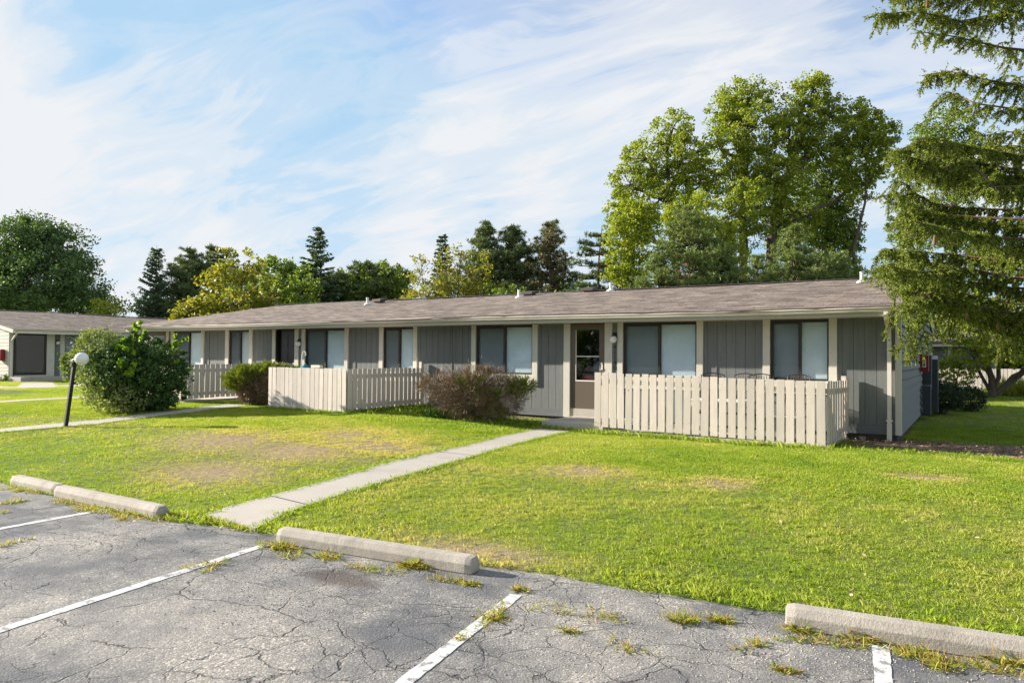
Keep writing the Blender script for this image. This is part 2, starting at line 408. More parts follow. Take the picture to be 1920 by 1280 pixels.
def strips(P, D, length, width, rng=RNG, taper=.3):
    """thin rhombs starting at P, going along D"""
    n = len(P); D = unit(D); r = rng.normal(size=(n, 3)); w = unit(np.cross(D, r))
    l = np.asarray(length).reshape(-1, 1) * np.ones((n, 1)); w = w * (np.asarray(width).reshape(-1, 1) * .5)
    return np.stack([P - w * taper, P + w * taper, P + D * l * .5 + w, P + D * l, P + D * l * .5 - w], 1).reshape(-1, 3)

# ------------------------------------------------------------------ ground structures
def axis_vals(spec):
    out = []
    for a, b, st in spec:
        n = max(1, round((b - a) / st)); out += [a + (b - a) * i / n for i in range(n)]
    return out + [spec[-1][1]]
def terrain():
    us = axis_vals([(-300, -60, 30), (-60, -24, 3), (-24, 8, .3), (8, 30, 2), (30, 300, 30)])
    ss = axis_vals([(-200, -20, 30), (-20, -2, 6), (-2, -.04, .98), (-.04, 0, .04), (0, .06, .06), (.06, .4, .1), (.4, 12, .3), (12, 40, 2), (40, 300, 26)])
    mb = MB(); dry = []
    for u in us:
        ev = edge_v(u)
        for s in ss:
            x, y = xy(u, ev + s)
            z = -.06 if s < 0 else zg(x, y)
            if s == 0: z = -.02
            if s < 0 and s > -.05: z = -.06
            mb.v.append((x, y, z))
            dry.append(dryness(x, y))
    m = len(ss)
    for i in range(len(us) - 1):
        for j in range(m - 1):
            q = i * m + j; mb.f.append((q, q + m, q + m + 1, q + 1))
    o = mb.build('lawn_ground', 'lawn_soil', smooth=True)
    at = o.data.attributes.new('dry', 'FLOAT', 'POINT'); at.data.foreach_set('value', dry)
    tag(o, kind='structure')
    return o
terrain()
# asphalt lot: one sheet whose north edge crumbles along the lawn
mb = MB(); rr = random.Random(3)
us = axis_vals([(-200, -30, 10), (-30, 8, .05), (8, 200, 10)])
top = []
for u in us:
    j = rr.uniform(-.012, .02) + .02 * math.sin(u * 11) * math.sin(u * 3.1)
    top.append(xy(u, edge_v(u) + .01 + j))
for i, (x, y) in enumerate(top):
    mb.v.append((x, y, 0)); a, b = xy(us[i], -150); mb.v.append((a, b, 0))
for i in range(len(top) - 1): mb.f.append((2 * i, 2 * i + 1, 2 * i + 3, 2 * i + 2))
o = mb.build('parking_lot', 'asphalt'); tag(o, kind='structure')
# stall stripes
def stripe(p, q, w=.105):
    p = Vector(p); q = Vector(q); d = (q - p).normalized(); q = p + d * 5.6; n = Vector((-d.y, d.x)) * w / 2
    rr = random.Random(int(p.x * 100)); mb = MB(); K = 90
    for i in range(K + 1):
        c = p + (q - p) * i / K; a = c + n * (1 + rr.uniform(-.12, .06)); b = c - n * (1 + rr.uniform(-.12, .06))
        mb.v += [(a.x, a.y, .004), (b.x, b.y, .004)]
    for i in range(K): mb.f.append((2 * i, 2 * i + 1, 2 * i + 3, 2 * i + 2))
    tag(mb.build('stall_line', 'line_paint'), kind='structure')
for a, b in ((( 197, 955), (0, 991)), ((500, 1020.5), (0, 1181)), ((968, 1115), (757, 1280)), ((1650, 1211), (1657, 1280))):
    pa, pb = G(*a), G(*b); stripe((pa.x, pa.y), (pb.x, pb.y))
# concrete paths as draped slabs
def resample(pts, n):
    d = [0]
    for a, b in zip(pts, pts[1:]): d.append(d[-1] + (Vector(a) - Vector(b)).length)
    out = []
    for i in range(n):
        t = d[-1] * i / (n - 1)
        for k in range(len(pts) - 1):
            if t <= d[k + 1] + 1e-9:
                f = (t - d[k]) / max(1e-9, d[k + 1] - d[k]); out.append(Vector(pts[k]).lerp(Vector(pts[k + 1]), f)); break
    return out
PATHS = []
def path(lp, rp, name, n=40, lift=.018, joints=()):
    A = resample([G(*p).to_2d() for p in lp], n); B = resample([G(*p).to_2d() for p in rp], n)
    PATHS.append((A, B)); mb = MB(); K = 6
    def row(i, sk=False):
        r = []
        for k in range(K + 1):
            p = A[i].lerp(B[i], k / K); r.append((p.x, p.y, zg(p.x, p.y) + lift))
        return r
    rows = [row(i) for i in range(n)]
    for r in rows:
        mb.v += [(r[0][0], r[0][1], r[0][2] - .08)] + r + [(r[-1][0], r[-1][1], r[-1][2] - .08)]
    m = K + 3
    for i in range(n - 1):
        if i in joints:
            continue
        for k in range(m - 1):
            q = i * m + k; mb.f.append((q, q + 1, q + m + 1, q + m))
    mb.f.append(tuple(range(m))); e = (n - 1) * m; mb.f.append(tuple(range(e, e + m)))
    # joint floor 1 cm lower
    for i in joints:
        q = len(mb.v)
        for r in (rows[i], rows[i + 1]):
            mb.v += [(p[0], p[1], p[2] - .02) for p in r]
        for k in range(K): mb.f.append((q + k, q + k + 1, q + K + 2 + k, q + K + 1 + k))
    o = mb.build(name, 'concrete'); tag(o, kind='structure'); return o
main_l = [(383, 966), (433, 949), (620, 900), (726, 868), (876, 835), (1010, 803)]
main_r = [(478, 993), (535, 963), (620, 935), (726, 902), (876, 860), (994, 827), (1085, 806)]
path(main_l, main_r, 'front_path', 400, joints=(46, 214))
path([(-30, 808), (0, 804.8), (180, 787.7), (330, 770), (450, 757)], [(-30, 816), (0, 811.6), (180, 795.5), (340, 776), (462, 762)], 'left_path', 120)
path([(-20, 753), (0, 752.6), (90, 747.5), (170, 743.7), (330, 738)], [(-20, 756), (0, 755.2), (90, 750), (170, 746), (330, 740)], 'middle_path', 60)
path([(-20, 725.6), (0, 725.6), (36, 725), (40, 718.4), (100, 718), (104, 722.6), (170, 721)], [(-20, 728.6), (0, 728.6), (36, 728), (40, 728), (100, 726.5), (104, 726), (170, 724.5)], 'far_path', 60)
def in_path(x, y, m=.0):
    p = Vector((x, y))
    for A, B in PATHS:
        n = len(A)
        st = max(1, n // 40)
        for i in range(0, n - st, st):
            a, b, c, d = A[i], A[i + st], B[i + st], B[i]
            if max(a.x, b.x, c.x, d.x) + m < x or min(a.x, b.x, c.x, d.x) - m > x or max(a.y, b.y, c.y, d.y) + m < y or min(a.y, b.y, c.y, d.y) - m > y: continue
            q = [a, b, c, d]; sg = []
            for k in range(4):
                e = q[(k + 1) % 4] - q[k]; w = p - q[k]; sg.append((e.x * w.y - e.y * w.x) / (e.length + 1e-9))
            if all(t > -m for t in sg) or all(t < m for t in sg): return True
    return False
# mulch and bare soil beds against the building
def bed(pts, name, mat, lift=.03):
    mb = MB(); c = sum((Vector(p) for p in pts), Vector((0, 0))) / len(pts); P = []
    rr = random.Random(5)
    for a, b in zip(pts, pts[1:] + pts[:1]):
        for k in range(8):
            p = Vector(a).lerp(Vector(b), k / 8); P.append(p + Vector((rr.uniform(-.06, .06), rr.uniform(-.06, .06))))
    rings = 6
    for j in range(rings):
        f = 1 - j / rings
        for p in P:
            q = c + (p - c) * f; mb.v.append((q.x, q.y, zg(q.x, q.y) + (lift + rr.uniform(-.006, .02) if j else -.01)))
    mb.v.append((c.x, c.y, zg(c.x, c.y) + lift)); n = len(P)
    for j in range(rings - 1):
        for k in range(n): q = j * n; k2 = (k + 1) % n; mb.f.append((q + k, q + k2, q + n + k2, q + n + k))
    for k in range(n): q = (rings - 1) * n; mb.f.append((q + k, q + (k + 1) % n, len(mb.v) - 1))
    tag(mb.build(name, mat, smooth=True), kind='structure')
bed([(-2.0, 14.3), (-.6, 14.35), (2.6, 15.2), (4.2, 16.4), (2.5, 16.6), (-1.0, 16.2), (-2.1, 15.75)], 'mulch_bed', 'mulch')
bed([(-13, 15.0), (-8.3, 14.9), (-8.2, 15.78), (-13, 15.78)], 'soil_strip', 'soil', .02)
BEDS = [(-1.9, 4.0, 14.5, 16.4)]

# ------------------------------------------------------------------ main building
YF = 15.80; XR = -1.18; XL = -25.9; YB = 28.1; ZS = .44; ZT = 2.70; YR = 21.9; ZR = 4.05
bld = empty('apartment_building', (0, 0, 0))
tag(bld, 'long low grey apartment building with brown shingle roof behind the lawn', 'building')
def grooved(mb, x0, x1, z0, z1, y=YF, pitch=.203, off=0.0):
    """plywood siding with vertical grooves, front face at y"""
    k0 = math.floor((x0 - off) / pitch); x = x0
    while x < x1 - 1e-4:
        k = math.floor((x - off) / pitch + 1e-6) + 1; nx = min(x1, off + k * pitch)
        if nx - x > .02: mb.box(x + .004 if x > x0 else x, nx - .004 if nx < x1 else nx, y, y + .02, z0, z1)
        x = nx
    mb.box(x0, x1, y + .012, y + .06, z0, z1)
# facade schedule measured along the wall: kind, left px, right px
sched = [('door', 286, 313, 'stormfar'), ('post', 313, 318), ('strip', 318, 322), ('post', 322, 327), ('win', 327, 379), ('post', 379, 383.5), ('wall', 383.5, 424, 392), ('post', 424, 430),
         ('win', 430, 468.6), ('post', 468.6, 474.5), ('wall', 474.5, 512, None), ('post', 512, 518), ('door', 518, 554, 'panel'), ('post', 554, 561.6), ('strip', 561.6, 567), ('post', 567, 573.3),
         ('win', 573.3, 647.6), ('post', 647.6, 653.8), ('wall', 653.8, 712.4, 666.6), ('post', 712.4, 719.5), ('win', 719.5, 776.3), ('post', 776.3, 783.5), ('wall', 783.5, 885.3, 847.4), ('post', 885.3, 893.6),
         ('win', 893.6, 999.5), ('post', 999.5, 1009.3), ('wall', 1009.3, 1058.3, None), ('post', 1058.3, 1070), ('door', 1070, 1135, 'storm'), ('post', 1135, 1149), ('strip', 1149, 1159), ('post', 1159, 1169),
         ('win', 1169, 1307), ('post', 1307, 1319), ('wall', 1319, 1431, 1342.7), ('post', 1431, 1444.4), ('win', 1444.4, 1554.5), ('post', 1554.5, 1570), ('wall', 1570, 1673, None)]
PA = {1135: 1}
wall = MB(); batt = MB(); SKR = []
def sk_add(a, b):
    if SKR and abs(SKR[-1][1] - a) < .02: SKR[-1][1] = b
    else: SKR.append([a, b])
wall.box(XL, FX(286), YF, YF + .06, ZS, ZT); wall.box(XL, XR, YF + .005, YF + .06, ZT, ZT + .12)
ZW0 = 1.44; ZW1 = 2.655; ZAP = 1.17
def window(parent, x0, x1, z0=ZW0, z1=ZW1, y=YF - .005, split=None, style='blind', label=None):
    w = MB(); t = .035; sp = split or (x0 + x1) / 2
    for a, b in ((x0, x0 + t), (x1 - t, x1)): w.box(a, b, y, y + .09, z0, z1)
    w.box(x0 + t, x1 - t, y, y + .09, z0, z0 + t); w.box(x0 + t, x1 - t, y, y + .09, z1 - t, z1)
    w.box(sp - .028, sp + .028, y + .004, y + .08, z0 + t, z1 - t)
    # left sash stands proud of the right one
    w.box(x0 + t, sp - .028, y + .01, y + .035, z0 + t, z0 + t + .025); w.box(x0 + t, sp - .028, y + .01, y + .035, z1 - t - .025, z1 - t)
    w.box(x0 + t, x0 + t + .025, y + .01, y + .035, z0 + t + .025, z1 - t - .025)
    wf = w.build('window', 'bronze', parent)
    if label: wf['label'] = label
    g = MB().box(sp + .028, x1 - t, y + .05, y + .056, z0 + t, z1 - t); g.box(x0 + t, sp - .028, y + .044, y + .05, z0 + t, z1 - t)
    g.build('pane', 'glass', wf)
    # insect screen: fine weave over the left sash
    sc = MB(); a, b = x0 + t + .025, sp - .028; st = .0125
    k = a
    while k < b: sc.box(k, k + .0022, y + .016, y + .019, z0 + t + .025, z1 - t - .025); k += st
    k = z0 + t + .03
    while k < z1 - t - .03: sc.box(a, b, y + .0192, y + .022, k, k + .0022); k += st
    sc.build('insect_screen', 'screen_mesh', wf)
    bl = MB()
    if style == 'blind':
        k = z0 + .02
        while k < z1 - .04:
            bl.add([(x0 + .03, y + .068, k), (x1 - .03, y + .068, k), (x1 - .03, y + .080, k + .024), (x0 + .03, y + .080, k + .024)], [(0, 1, 2, 3)])
            k += .0245
        bl.box(x0 + .03, x1 - .03, y + .083, y + .086, z0 + .01, z1 - .02)
    else:
        n = int((x1 - x0) / .05)
        for i in range(n * 4):
            xa = x0 + .03 + (x1 - x0 - .06) * i / (n * 4); xb = x0 + .03 + (x1 - x0 - .06) * (i + 1) / (n * 4)
            ya = y + .12 + .015 * math.sin(i * math.pi / 2); yb = y + .12 + .015 * math.sin((i + 1) * math.pi / 2)
            bl.add([(xa, ya, z0 + .01), (xb, yb, z0 + .01), (xb, yb, z1 - .02), (xa, ya, z1 - .02)], [(0, 1, 2, 3)])
    bl.build('blind' if style == 'blind' else 'curtain', 'blind' if style == 'blind' else 'curtain', wf)
    return wf
splits = {327: 354, 430: 450, 573.3: 610, 719.5: 748.5, 893.6: 945.8, 1169: 1236, 1444.4: 1499.5}
for i, e in enumerate(sched):
    k, a, b = e[:3]; x0, x1 = FX(a), FX(b)
    if i == len(sched) - 1: x1 = XR - .08
    if k == 'wall':
        grooved(wall, x0, x1, ZS + .17, ZT, off=x0 + .09); sk_add(x0, x1)
        if e[3]: bx = FX(e[3]); MB().box(bx - .02, bx + .02, YF - .014, YF - .001, ZS + .17, ZT - .002).build('batten', 'siding', bld)
    elif k == 'strip': wall.box(x0, x1, YF - .02, YF + .06, ZS, ZT)
    elif k == 'win':
        grooved(wall, x0, x1, ZS + .17, ZAP, off=x0 + .05); sk_add(x0, x1)
        p = MB().box(x0 + .001, x1 - .001, YF - .03, YF + .05, ZAP, ZW0 - .001); MB().box(x0, x1, YF - .02, YF + .05, ZW1 + .001, ZT).build('window_head', 'bronze', bld)
        o = p.build('window_trim', 'trim', bld, bevel=.003)
        window(bld, x0, x1, split=FX(splits[a]))
    elif k == 'post':
        nxt = sched[i + 1][0] if i + 1 < len(sched) else ''; prv = sched[i - 1][0]
        low = ZAP if ('win' in (nxt, prv) and 'strip' not in (nxt, prv)) else ZS + .0
        yy = YF - .045
        o = MB().box(x0, x1, yy, YF + .05, low, ZT - .001).build('facade_post', 'trim', bld, bevel=.004)
        if low > 1: grooved(wall, x0, x1, ZS + .17, low, off=x0 - .02); sk_add(x0, x1)
wall.build('front_wall', 'siding', bld); 
for a, b in SKR: MB().box(a, b, YF - .012, YF + .05, ZS, ZS + .168).build('skirt_board', 'skirt', bld, bevel=.003)
# inside: dark floor and back wall so that panes look into a room
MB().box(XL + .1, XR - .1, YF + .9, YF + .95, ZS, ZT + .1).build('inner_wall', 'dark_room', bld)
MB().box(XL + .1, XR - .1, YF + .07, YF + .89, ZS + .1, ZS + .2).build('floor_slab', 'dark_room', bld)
# doors
def storm_door(parent, x0, x1, z0=.66, z1=2.665, y=YF - .01):
    d = MB(); wd = x1 - x0
    gx0, gx1, gz0, gzm, gz1 = x0 + .13, x1 - .14, z0 + .645, z0 + 1.24, z1 - .135
    d.box(x0, gx0, y, y + .04, z0, z1); d.box(gx1, x1, y, y + .04, z0, z1); d.box(gx0, gx1, y, y + .04, z0, gz0); d.box(gx0, gx1, y, y + .04, gz1, z1)
    o = d.build('storm_door', 'door_brown', parent, bevel=.003)
    f = MB(); f.box(gx0, gx1, y - .006, y + .02, gz0 - .001, gz0 + .03); f.box(gx0, gx1, y - .006, y + .02, gzm - .012, gzm + .012); f.box(gx0 + .002, gx0 + .014, y - .004, y + .02, gz0 + .03, gz1 - .002)
    f.build('glazing_frame', 'gutter', o)
    MB().box(gx0, gx1, y + .022, y + .028, gz0 + .03, gz1 - .001).build('pane', 'glass', o)
    h = MB().box(x1 - .075, x1 - .045, y - .012, y - .001, z0 + .93, z0 + 1.10); h.tube([(x1 - .06, y - .01, z0 + .98), (x1 - .06, y - .05, z0 + .98), (x1 - .06, y - .055, z0 + .94), (x1 - .10, y - .055, z0 + .93)], .009); h.sphere((x1 - .06, y - .03, z0 + 1.07), .02, 10, 6)
    h.build('handle', 'white_metal', o)
    return o
def panel_door(parent, x0, x1, z0=.66, z1=2.65, y=YF + .05):
    lx = x0 + .19; d = MB()
    d.box(lx, x1 - .01, y, y + .045, z0, z1)
    o = d.build('door', 'door_dark', parent)
    w = x1 - lx - .01
    for cx in (lx + w * .29, lx + w * .72):
        for (za, zb) in ((z0 + 1.42, z1 - .14), (z0 + .72, z0 + 1.3), (z0 + .16, z0 + .6)):
            p = MB(); hw = w * .165
            p.prism([(cx - hw, za), (cx + hw, za), (cx + hw, zb), (cx - hw, zb)], 1, y - .008, y + .001)
            p.box(cx - hw + .03, cx + hw - .03, y - .014, y - .0085, za + .03, zb - .03)
            p.build('door_panel', 'door_dark', o, bevel=.004)
    j = MB().box(x0, lx, y + .08, y + .1, z0, z1); j.box(x0, x0 + .03, YF - .02, y + .08, z0, z1); j.build('door_reveal', 'bronze', parent)
    MB().sphere((x1 - .07, y - .045, z0 + .95), .03, 12, 8).tube([(x1 - .07, y, z0 + .95), (x1 - .07, y - .04, z0 + .95)], .01).build('handle', 'white_metal', o, smooth=True)
for e in sched:
    if e[0] == 'door':
        x0, x1 = FX(e[1]), FX(e[2])
        if e[3] == 'panel': panel_door(bld, x0, x1)
        else: storm_door(bld, x0 + .012, x1 - .012) if e[3] == 'storm' else storm_door(bld, x0 - .35, x1 - .01)
        MB().box(x0, x1, YF - .02, YF + .06, ZS, .655).build('door_sill', 'concrete' if e[3] == 'storm' else 'trim', bld, bevel=.004)
        MB().box(x0, x1, YF - .02, YF + .05, 2.668, ZT).build('door_head', 'bronze', bld)
# foundation
MB().box(XL + .03, XR - .05, YF + .03, YB - .1, -.2, ZS - .002).build('foundation', 'foundation', bld)
# gable wall (right): lap boards
def gable_wall(parent, X, sgn, y0, y1, zb, zt, yr, zr, mat='gable', name='gable_wall', lap=.026, gap=.013):
    """lap siding on plane X facing sgn along x"""
    mb = MB(); h = .175; z = zb; k = 0
    while z < zr - .05:
        zt_ = z + h
        def span(zz):
            if zz <= zt: return y0, y1
            f = (zz - zt) / (zr - zt); return y0 + (yr - y0) * f, y1 + (yr - y1) * f
        a0, a1 = span(z); b0, b1 = span(min(zt_, zr - .02))
        xo = X + sgn * lap; xi = X - sgn * .004
        if k == 0 or True:
            zt2 = min(zt_, zr - .02) - gap
            vs = [(xo, a0, z), (xo, a1, z), (xi, b1, zt2), (xi, b0, zt2), (X - sgn * .04, a0, z), (X - sgn * .04, a1, z), (X - sgn * .04, b1, zt2), (X - sgn * .04, b0, zt2)]
            mb.add(vs, [(0, 1, 2, 3), (4, 7, 6, 5), (0, 3, 7, 4), (1, 5, 6, 2), (0, 4, 5, 1), (3, 2, 6, 7)])
        z = zt_; k += 1
    return mb.build(name, mat, parent)
gable_wall(bld, XR, 1, YF + .10, YB, ZS, ZT + .05, YR, ZR - .12)
gable_wall(bld, XL, -1, YF, YB, ZS, ZT + .05, YR, ZR - .12)
MB().box(XR - .075, XR + .03, YF - .03, YF + .098, ZS, ZT + .04).build('corner_board', 'trim', bld, bevel=.004)
MB().box(XR - .08, XR + .032, YB - .1, YB + .06, ZS, ZT + .04).build('corner_board', 'trim', bld, bevel=.004)
MB().box(XL, XR, YB - .06, YB, ZS, ZT).build('rear_wall', 'siding', bld)
# roof slab with uv
def roof(parent, x0, x1, ya, za, yr, zr, yb, zb, th=.05, ridge_axis='x'):
    """gable roof; ya/za front eave, yr/zr ridge, yb/zb rear eave; subdivided for small sags"""
    def P(x, y, z): return (x, y, z) if ridge_axis == 'x' else (y, x, z)
    rr = random.Random(11); me = bpy.data.meshes.new('roof'); vs = []; fs = []; uvs = []
    nx = max(2, int(abs(x1 - x0) / .6)); ny = 12
    for side, (y0, z0) in enumerate(((ya, za), (yb, zb))):
        base = len(vs); ln = math.hypot(yr - y0, zr - z0)
        for i in range(nx + 1):
            for j in range(ny + 1):
                f = j / ny; x = x0 + (x1 - x0) * i / nx
                dz = .012 * math.sin(x * 1.1 + j) * math.sin(j * 1.3 + x * .4) + .01 * math.sin(x * .5) - (.02 * math.sin(x * .33 + 1) ** 2 if 0 < j else 0)
                vs.append(P(x, y0 + (yr - y0) * f, z0 + (zr - z0) * f + dz)); uvs.append((x, ln * f))
        for i in range(nx):
            for j in range(ny):
                q = base + i * (ny + 1) + j; f = (q, q + ny + 1, q + ny + 2, q + 1)
                fs.append(f if (side == 0) == (ridge_axis == 'x') else f[::-1])
    me.from_pydata(vs, [], fs); ul = me.uv_layers.new(name='UVMap')
    for l in me.loops: ul.data[l.index].uv = uvs[l.vertex_index]
    me.materials.append(MATS['shingles']); me.materials.append(MATS['vent_brown']); me.update()
    o = bpy.data.objects.new('roof', me); COL.objects.link(o); o.parent = parent
    so = o.modifiers.new('solid', 'SOLIDIFY'); so.thickness = th; so.offset = -1; so.material_offset_rim = 1; so.material_offset = 1
    # ridge cap
    rc = MB(); x = min(x0, x1); X1 = max(x0, x1); k = 0
    while x < X1:
        e = min(X1, x + .3); 
        for sg in (-1, 1):
            q = [(x, yr, zr + .028), (e, yr, zr + .02), (e, yr + sg * .15, zr + .02 - .15 * .17 - .004), (x, yr + sg * .15, zr + .028 - .15 * .17 - .004)]
            rc.add([P(*p) for p in q], [(0, 1, 2, 3)])
        x += .3
    rc.build('ridge_cap', 'vent_brown', o)
    return o
YE = 15.02
rf = roof(bld, XL - .06, XR + .07, YE - .01, 2.865, YR, ZR, YB + .75, 2.86)
# roof furniture (sub-parts of the roof)
def roof_z(y): return 2.865 + (ZR - 2.865) * (y - YE) / (YR - YE)
def pipe(px, py):
    r = ray(px, py); t = 5
    for i in range(4000):
        p = CAM + r * t
        if p.y > YE and (p.z <= roof_z(p.y)): break
        t += .01
    if p.y > YR - .15: p.y = YR - .3; p.z = roof_z(p.y)
    return p
for px, py in ((689, 571), (973, 558), (1145, 545), (1616, 529)):
    p = pipe(px, py); zz = roof_z(p.y)
    m = MB().lathe((p.x, p.y, zz - .03), [(.045, 0), (.045, .27), (.052, .27), (.052, .29), (.035, .29), (.035, .1)], 16)
    m.lathe((p.x, p.y, zz - .02), [(.13, 0), (.13, .03), (.07, .07), (.05, .09)], 16)
    m.build('vent_pipe', 'white_metal', rf, smooth=False)
for px, py in ((712, 567), (993, 554), (1120, 544)):
    p = pipe(px, py); zz = roof_z(p.y); y = p.y
    m = MB().prism([(y - .2, zz + .02), (y + .2, zz + .08), (y + .2, zz + .17), (y - .2, zz + .11)], 0, p.x - .21, p.x + .21)
    m.prism([(y - .15, zz - .02), (y + .15, zz + .03), (y + .15, zz + .1), (y - .15, zz + .05)], 0, p.x - .15, p.x + .15)
    m.build('roof_vent', 'vent_brown', rf, bevel=.01)
# soffit, fascia, rake
MB().box(XL, XR, YE + .14, YF - .002, ZT - .015, ZT + .0).build('soffit', 'soffit', bld)
MB().box(XL - .02, XR + .04, YE + .10, YE + .135, 2.675, 2.825).build('fascia', 'fascia', bld, bevel=.003)
MB().box(XL, XR, YE + .136, YE + .18, 2.70, 2.83).build('sub_fascia', 'soffit', bld)
for X in (XR + .034, XL - .056):
    rk = MB(); 
    for (a, za, b, zb) in ((YE + .14, 2.84, YR, ZR - .055), (YR, ZR - .055, YB + .7, 2.83)):
        rk.prism([(a, za - .15), (b, zb - .15), (b, zb), (a, za)], 0, X, X + .03)
    rk.build('rake_board', 'trim', bld)
MB().box(XL, XR, YB + .002, YB + .70, ZT - .015, ZT).build('soffit', 'soffit', bld)
MB().box(XL - .02, XR + .03, YB + .70, YB + .73, 2.66, 2.82).build('fascia', 'fascia', bld)
# gutter: K-style profile swept with a little sag
def gutter(parent, x0, x1, y, zt, name='gutter'):
    prof = [(.0, 0), (-.012, -.002), (-.018, -.012), (-.018, -.028), (-.004, -.044), (.006, -.060), (.012, -.082), (.03, -.098), (.085, -.102), (.085, 0), (.078, 0), (.078, -.094), (.034, -.09), (.02, -.078), (.012, -.056), (.004, -.04), (-.010, -.026), (-.010, -.012), (0, -.006)]
    mb = MB(); n = int(abs(x1 - x0) / .35); rr = random.Random(4)
    for i in range(n + 1):
        x = x0 + (x1 - x0) * i / n; dz = .012 * math.sin(x * .45 + .6) + rr.uniform(-.002, .002); dy = rr.uniform(-.002, .002)
        for (a, b) in prof: mb.v.append((x, y + a + dy, zt + b + dz))
    m = len(prof)
    for i in range(n):
        for k in range(m):
            q = i * m; k2 = (k + 1) % m; mb.f.append((q + k, q + k2, q + m + k2, q + m + k))
    mb.f.append(tuple(range(10))); e = n * m; mb.f.append(tuple(range(e, e + 10))[::-1])
    return mb.build(name, 'gutter', parent)
gutter(bld, XL - .04, XR + .06, YE + .012, 2.855)
# downspout at right corner
ds = MB(); X = XR - .17; w = .036
def rect_sweep(mb, pts, wx, wy):
    pts = [Vector(p) for p in pts]; b = len(mb.v)
    for i, p in enumerate(pts):
        d = (pts[min(i + 1, len(pts) - 1)] - pts[max(i - 1, 0)]).normalized(); n = d.cross(Vector((1, 0, 0))).normalized()
        for sx, sn in ((-1, -1), (1, -1), (1, 1), (-1, 1)): mb.v.append(tuple(p + Vector((sx * wx, 0, 0)) + n * (sn * wy)))
    for i in range(len(pts) - 1):
        for k in range(4): q = b + i * 4; k2 = (k + 1) % 4; mb.f.append((q + k, q + k2, q + 4 + k2, q + 4 + k))
    mb.f.append((b, b + 1, b + 2, b + 3)); e = b + 4 * (len(pts) - 1); mb.f.append((e + 3, e + 2, e + 1, e))
rect_sweep(ds, [(X, YE + .06, 2.765), (X, YE + .06, 2.71), (X, YE + .10, 2.64), (X, YF - .16, 2.42), (X, YF - .09, 2.33), (X, YF - .082, 2.2), (X, YF - .082, .62)], w, .028)
rect_sweep(ds, [(X, YF - .082, .66), (X, YF - .082, .6), (X, YF - .10, .3)], w + .005, .033)
ds.box(X - w - .006, X + w + .006, YF - .115, YF - .05, 2.05, 2.08); ds.box(X - w - .02, X + w + .02, YF - .116, YF - .05, .70, .73)
ds.build('downspout', 'gutter', bld)

# things mounted on the wall
def wall_lamp(px, py, z, r, label, dark=False):
    x = FX(px); o = empty('wall_lamp', (x, YF - .0, z)); tag(o, label, 'lamp', 'globe lamps beside the doors')
    MB().box(-.05, .05, -.045, 0, .06, .16).tube([(0, -.02, .13), (0, -.10, .13), (0, -.11, .10), (0, -.11, .06)], .018, 8).lathe((0, -.11, .055), [(.045, 0), (.045, .03), (.02, .04)], 14).build('bracket', 'bronze', o)
    MB().sphere((0, -.11, 0), r).build('globe', 'globe', o, smooth=True)
wall_lamp(1153.5, 636, 2.30, .085, 'white globe wall lamp above the house number beside the brown storm door')
wall_lamp(564, 640, 2.22, .085, 'wall globe lamp right of the dark panelled door')
wall_lamp(320, 650, 2.20, .085, 'wall globe lamp just above the big leafy bush')
tc = bpy.data.curves.new('house_number', 'FONT'); tc.body = '4\n1\n1\n4\n0'; tc.size = .155; tc.align_x = 'CENTER'; tc.space_line = .78; tc.extrude = .004
tc.materials.append(MATS['digits'])
_t = bpy.data.objects.new('t', tc); COL.objects.link(_t); bpy.context.view_layer.update(); _m = bpy.data.meshes.new_from_object(_t); bpy.data.objects.remove(_t); _m.materials.clear(); _m.materials.append(MATS['digits'])
hn = bpy.data.objects.new('house_number', _m); COL.objects.link(hn); hn.location = (FX(1154), YF - .025, 2.07); hn.rotation_euler = (R_(90), 0, 0); hn.parent = bld
MB().box(FX(1141), FX(1144), YF - .06, YF - .046, 1.82, 1.93).build('doorbell_plate', 'trim', bld, bevel=.003)
# small mail box near the dark door
mb_ = MB().box(-.09, .09, -.11, 0, 0, .14).prism([(-.12, .14), (0, .14), (0, .19), (-.02, .19)], 0, -.095, .095)
o = mb_.build('mailbox', 'bronze', bevel=.004); o.location = (FX(487), YF - .003, 1.42); tag(o, 'small dark mail box on the siding left of the dark panelled door', 'mailbox')
# red cabinet on gable with white label
o = empty('extinguisher_box', (XR + .02, 21.8, 1.57)); tag(o, 'red metal extinguisher box mounted on the shaded gable wall', 'extinguisher box')
MB().box(0, .19, -.0, .36, 0, .43).build('cabinet_body', 'red_paint', o, bevel=.008)
b_ = MB().box(.055, .135, -.004, -.0005, .11, .32); b_.build('label_plate', 'plastic_white', o)
l_ = MB()
l_.box(.075, .115, -.006, -.0042, .14, .29)
l_.build('label_print', 'bronze', o)
o = empty('electrical_cabinet', (XR + .02, 23.0, .5)); tag(o, 'tall dark grey electrical cabinet behind the red box on the gable wall', 'cabinet')
MB().box(0, .20, 0, .6, .55, 1.50).build('upper_box', 'cabinet', o, bevel=.01); MB().box(0, .33, .75, 1.5, -.1, 1.38).build('meter_box', 'cabinet', o, bevel=.01)
MB().box(.03, .09, .1, .2, -.1, .55).build('conduit', 'cabinet', o)
o = MB().box(0, .19, 0, .5, 0, .75).prism([(0, .75), (.5, .75), (.5, .80), (0, .76)], 0, 0, .19).build('pedestal_box', 'cabinet', bevel=.02); o.location = (XR + .05, 22.1, .42); tag(o, 'low dark grey utility box standing against the gable wall under the red box', 'utility box')
o = MB().box(0, .13, 0, .2, 0, .10).build('white_utility_box', 'plastic_white', bevel=.01); o.location = (-.98, 24.0, 1.885); tag(o, 'small white utility box on top of the grey electrical cabinet', 'utility box')

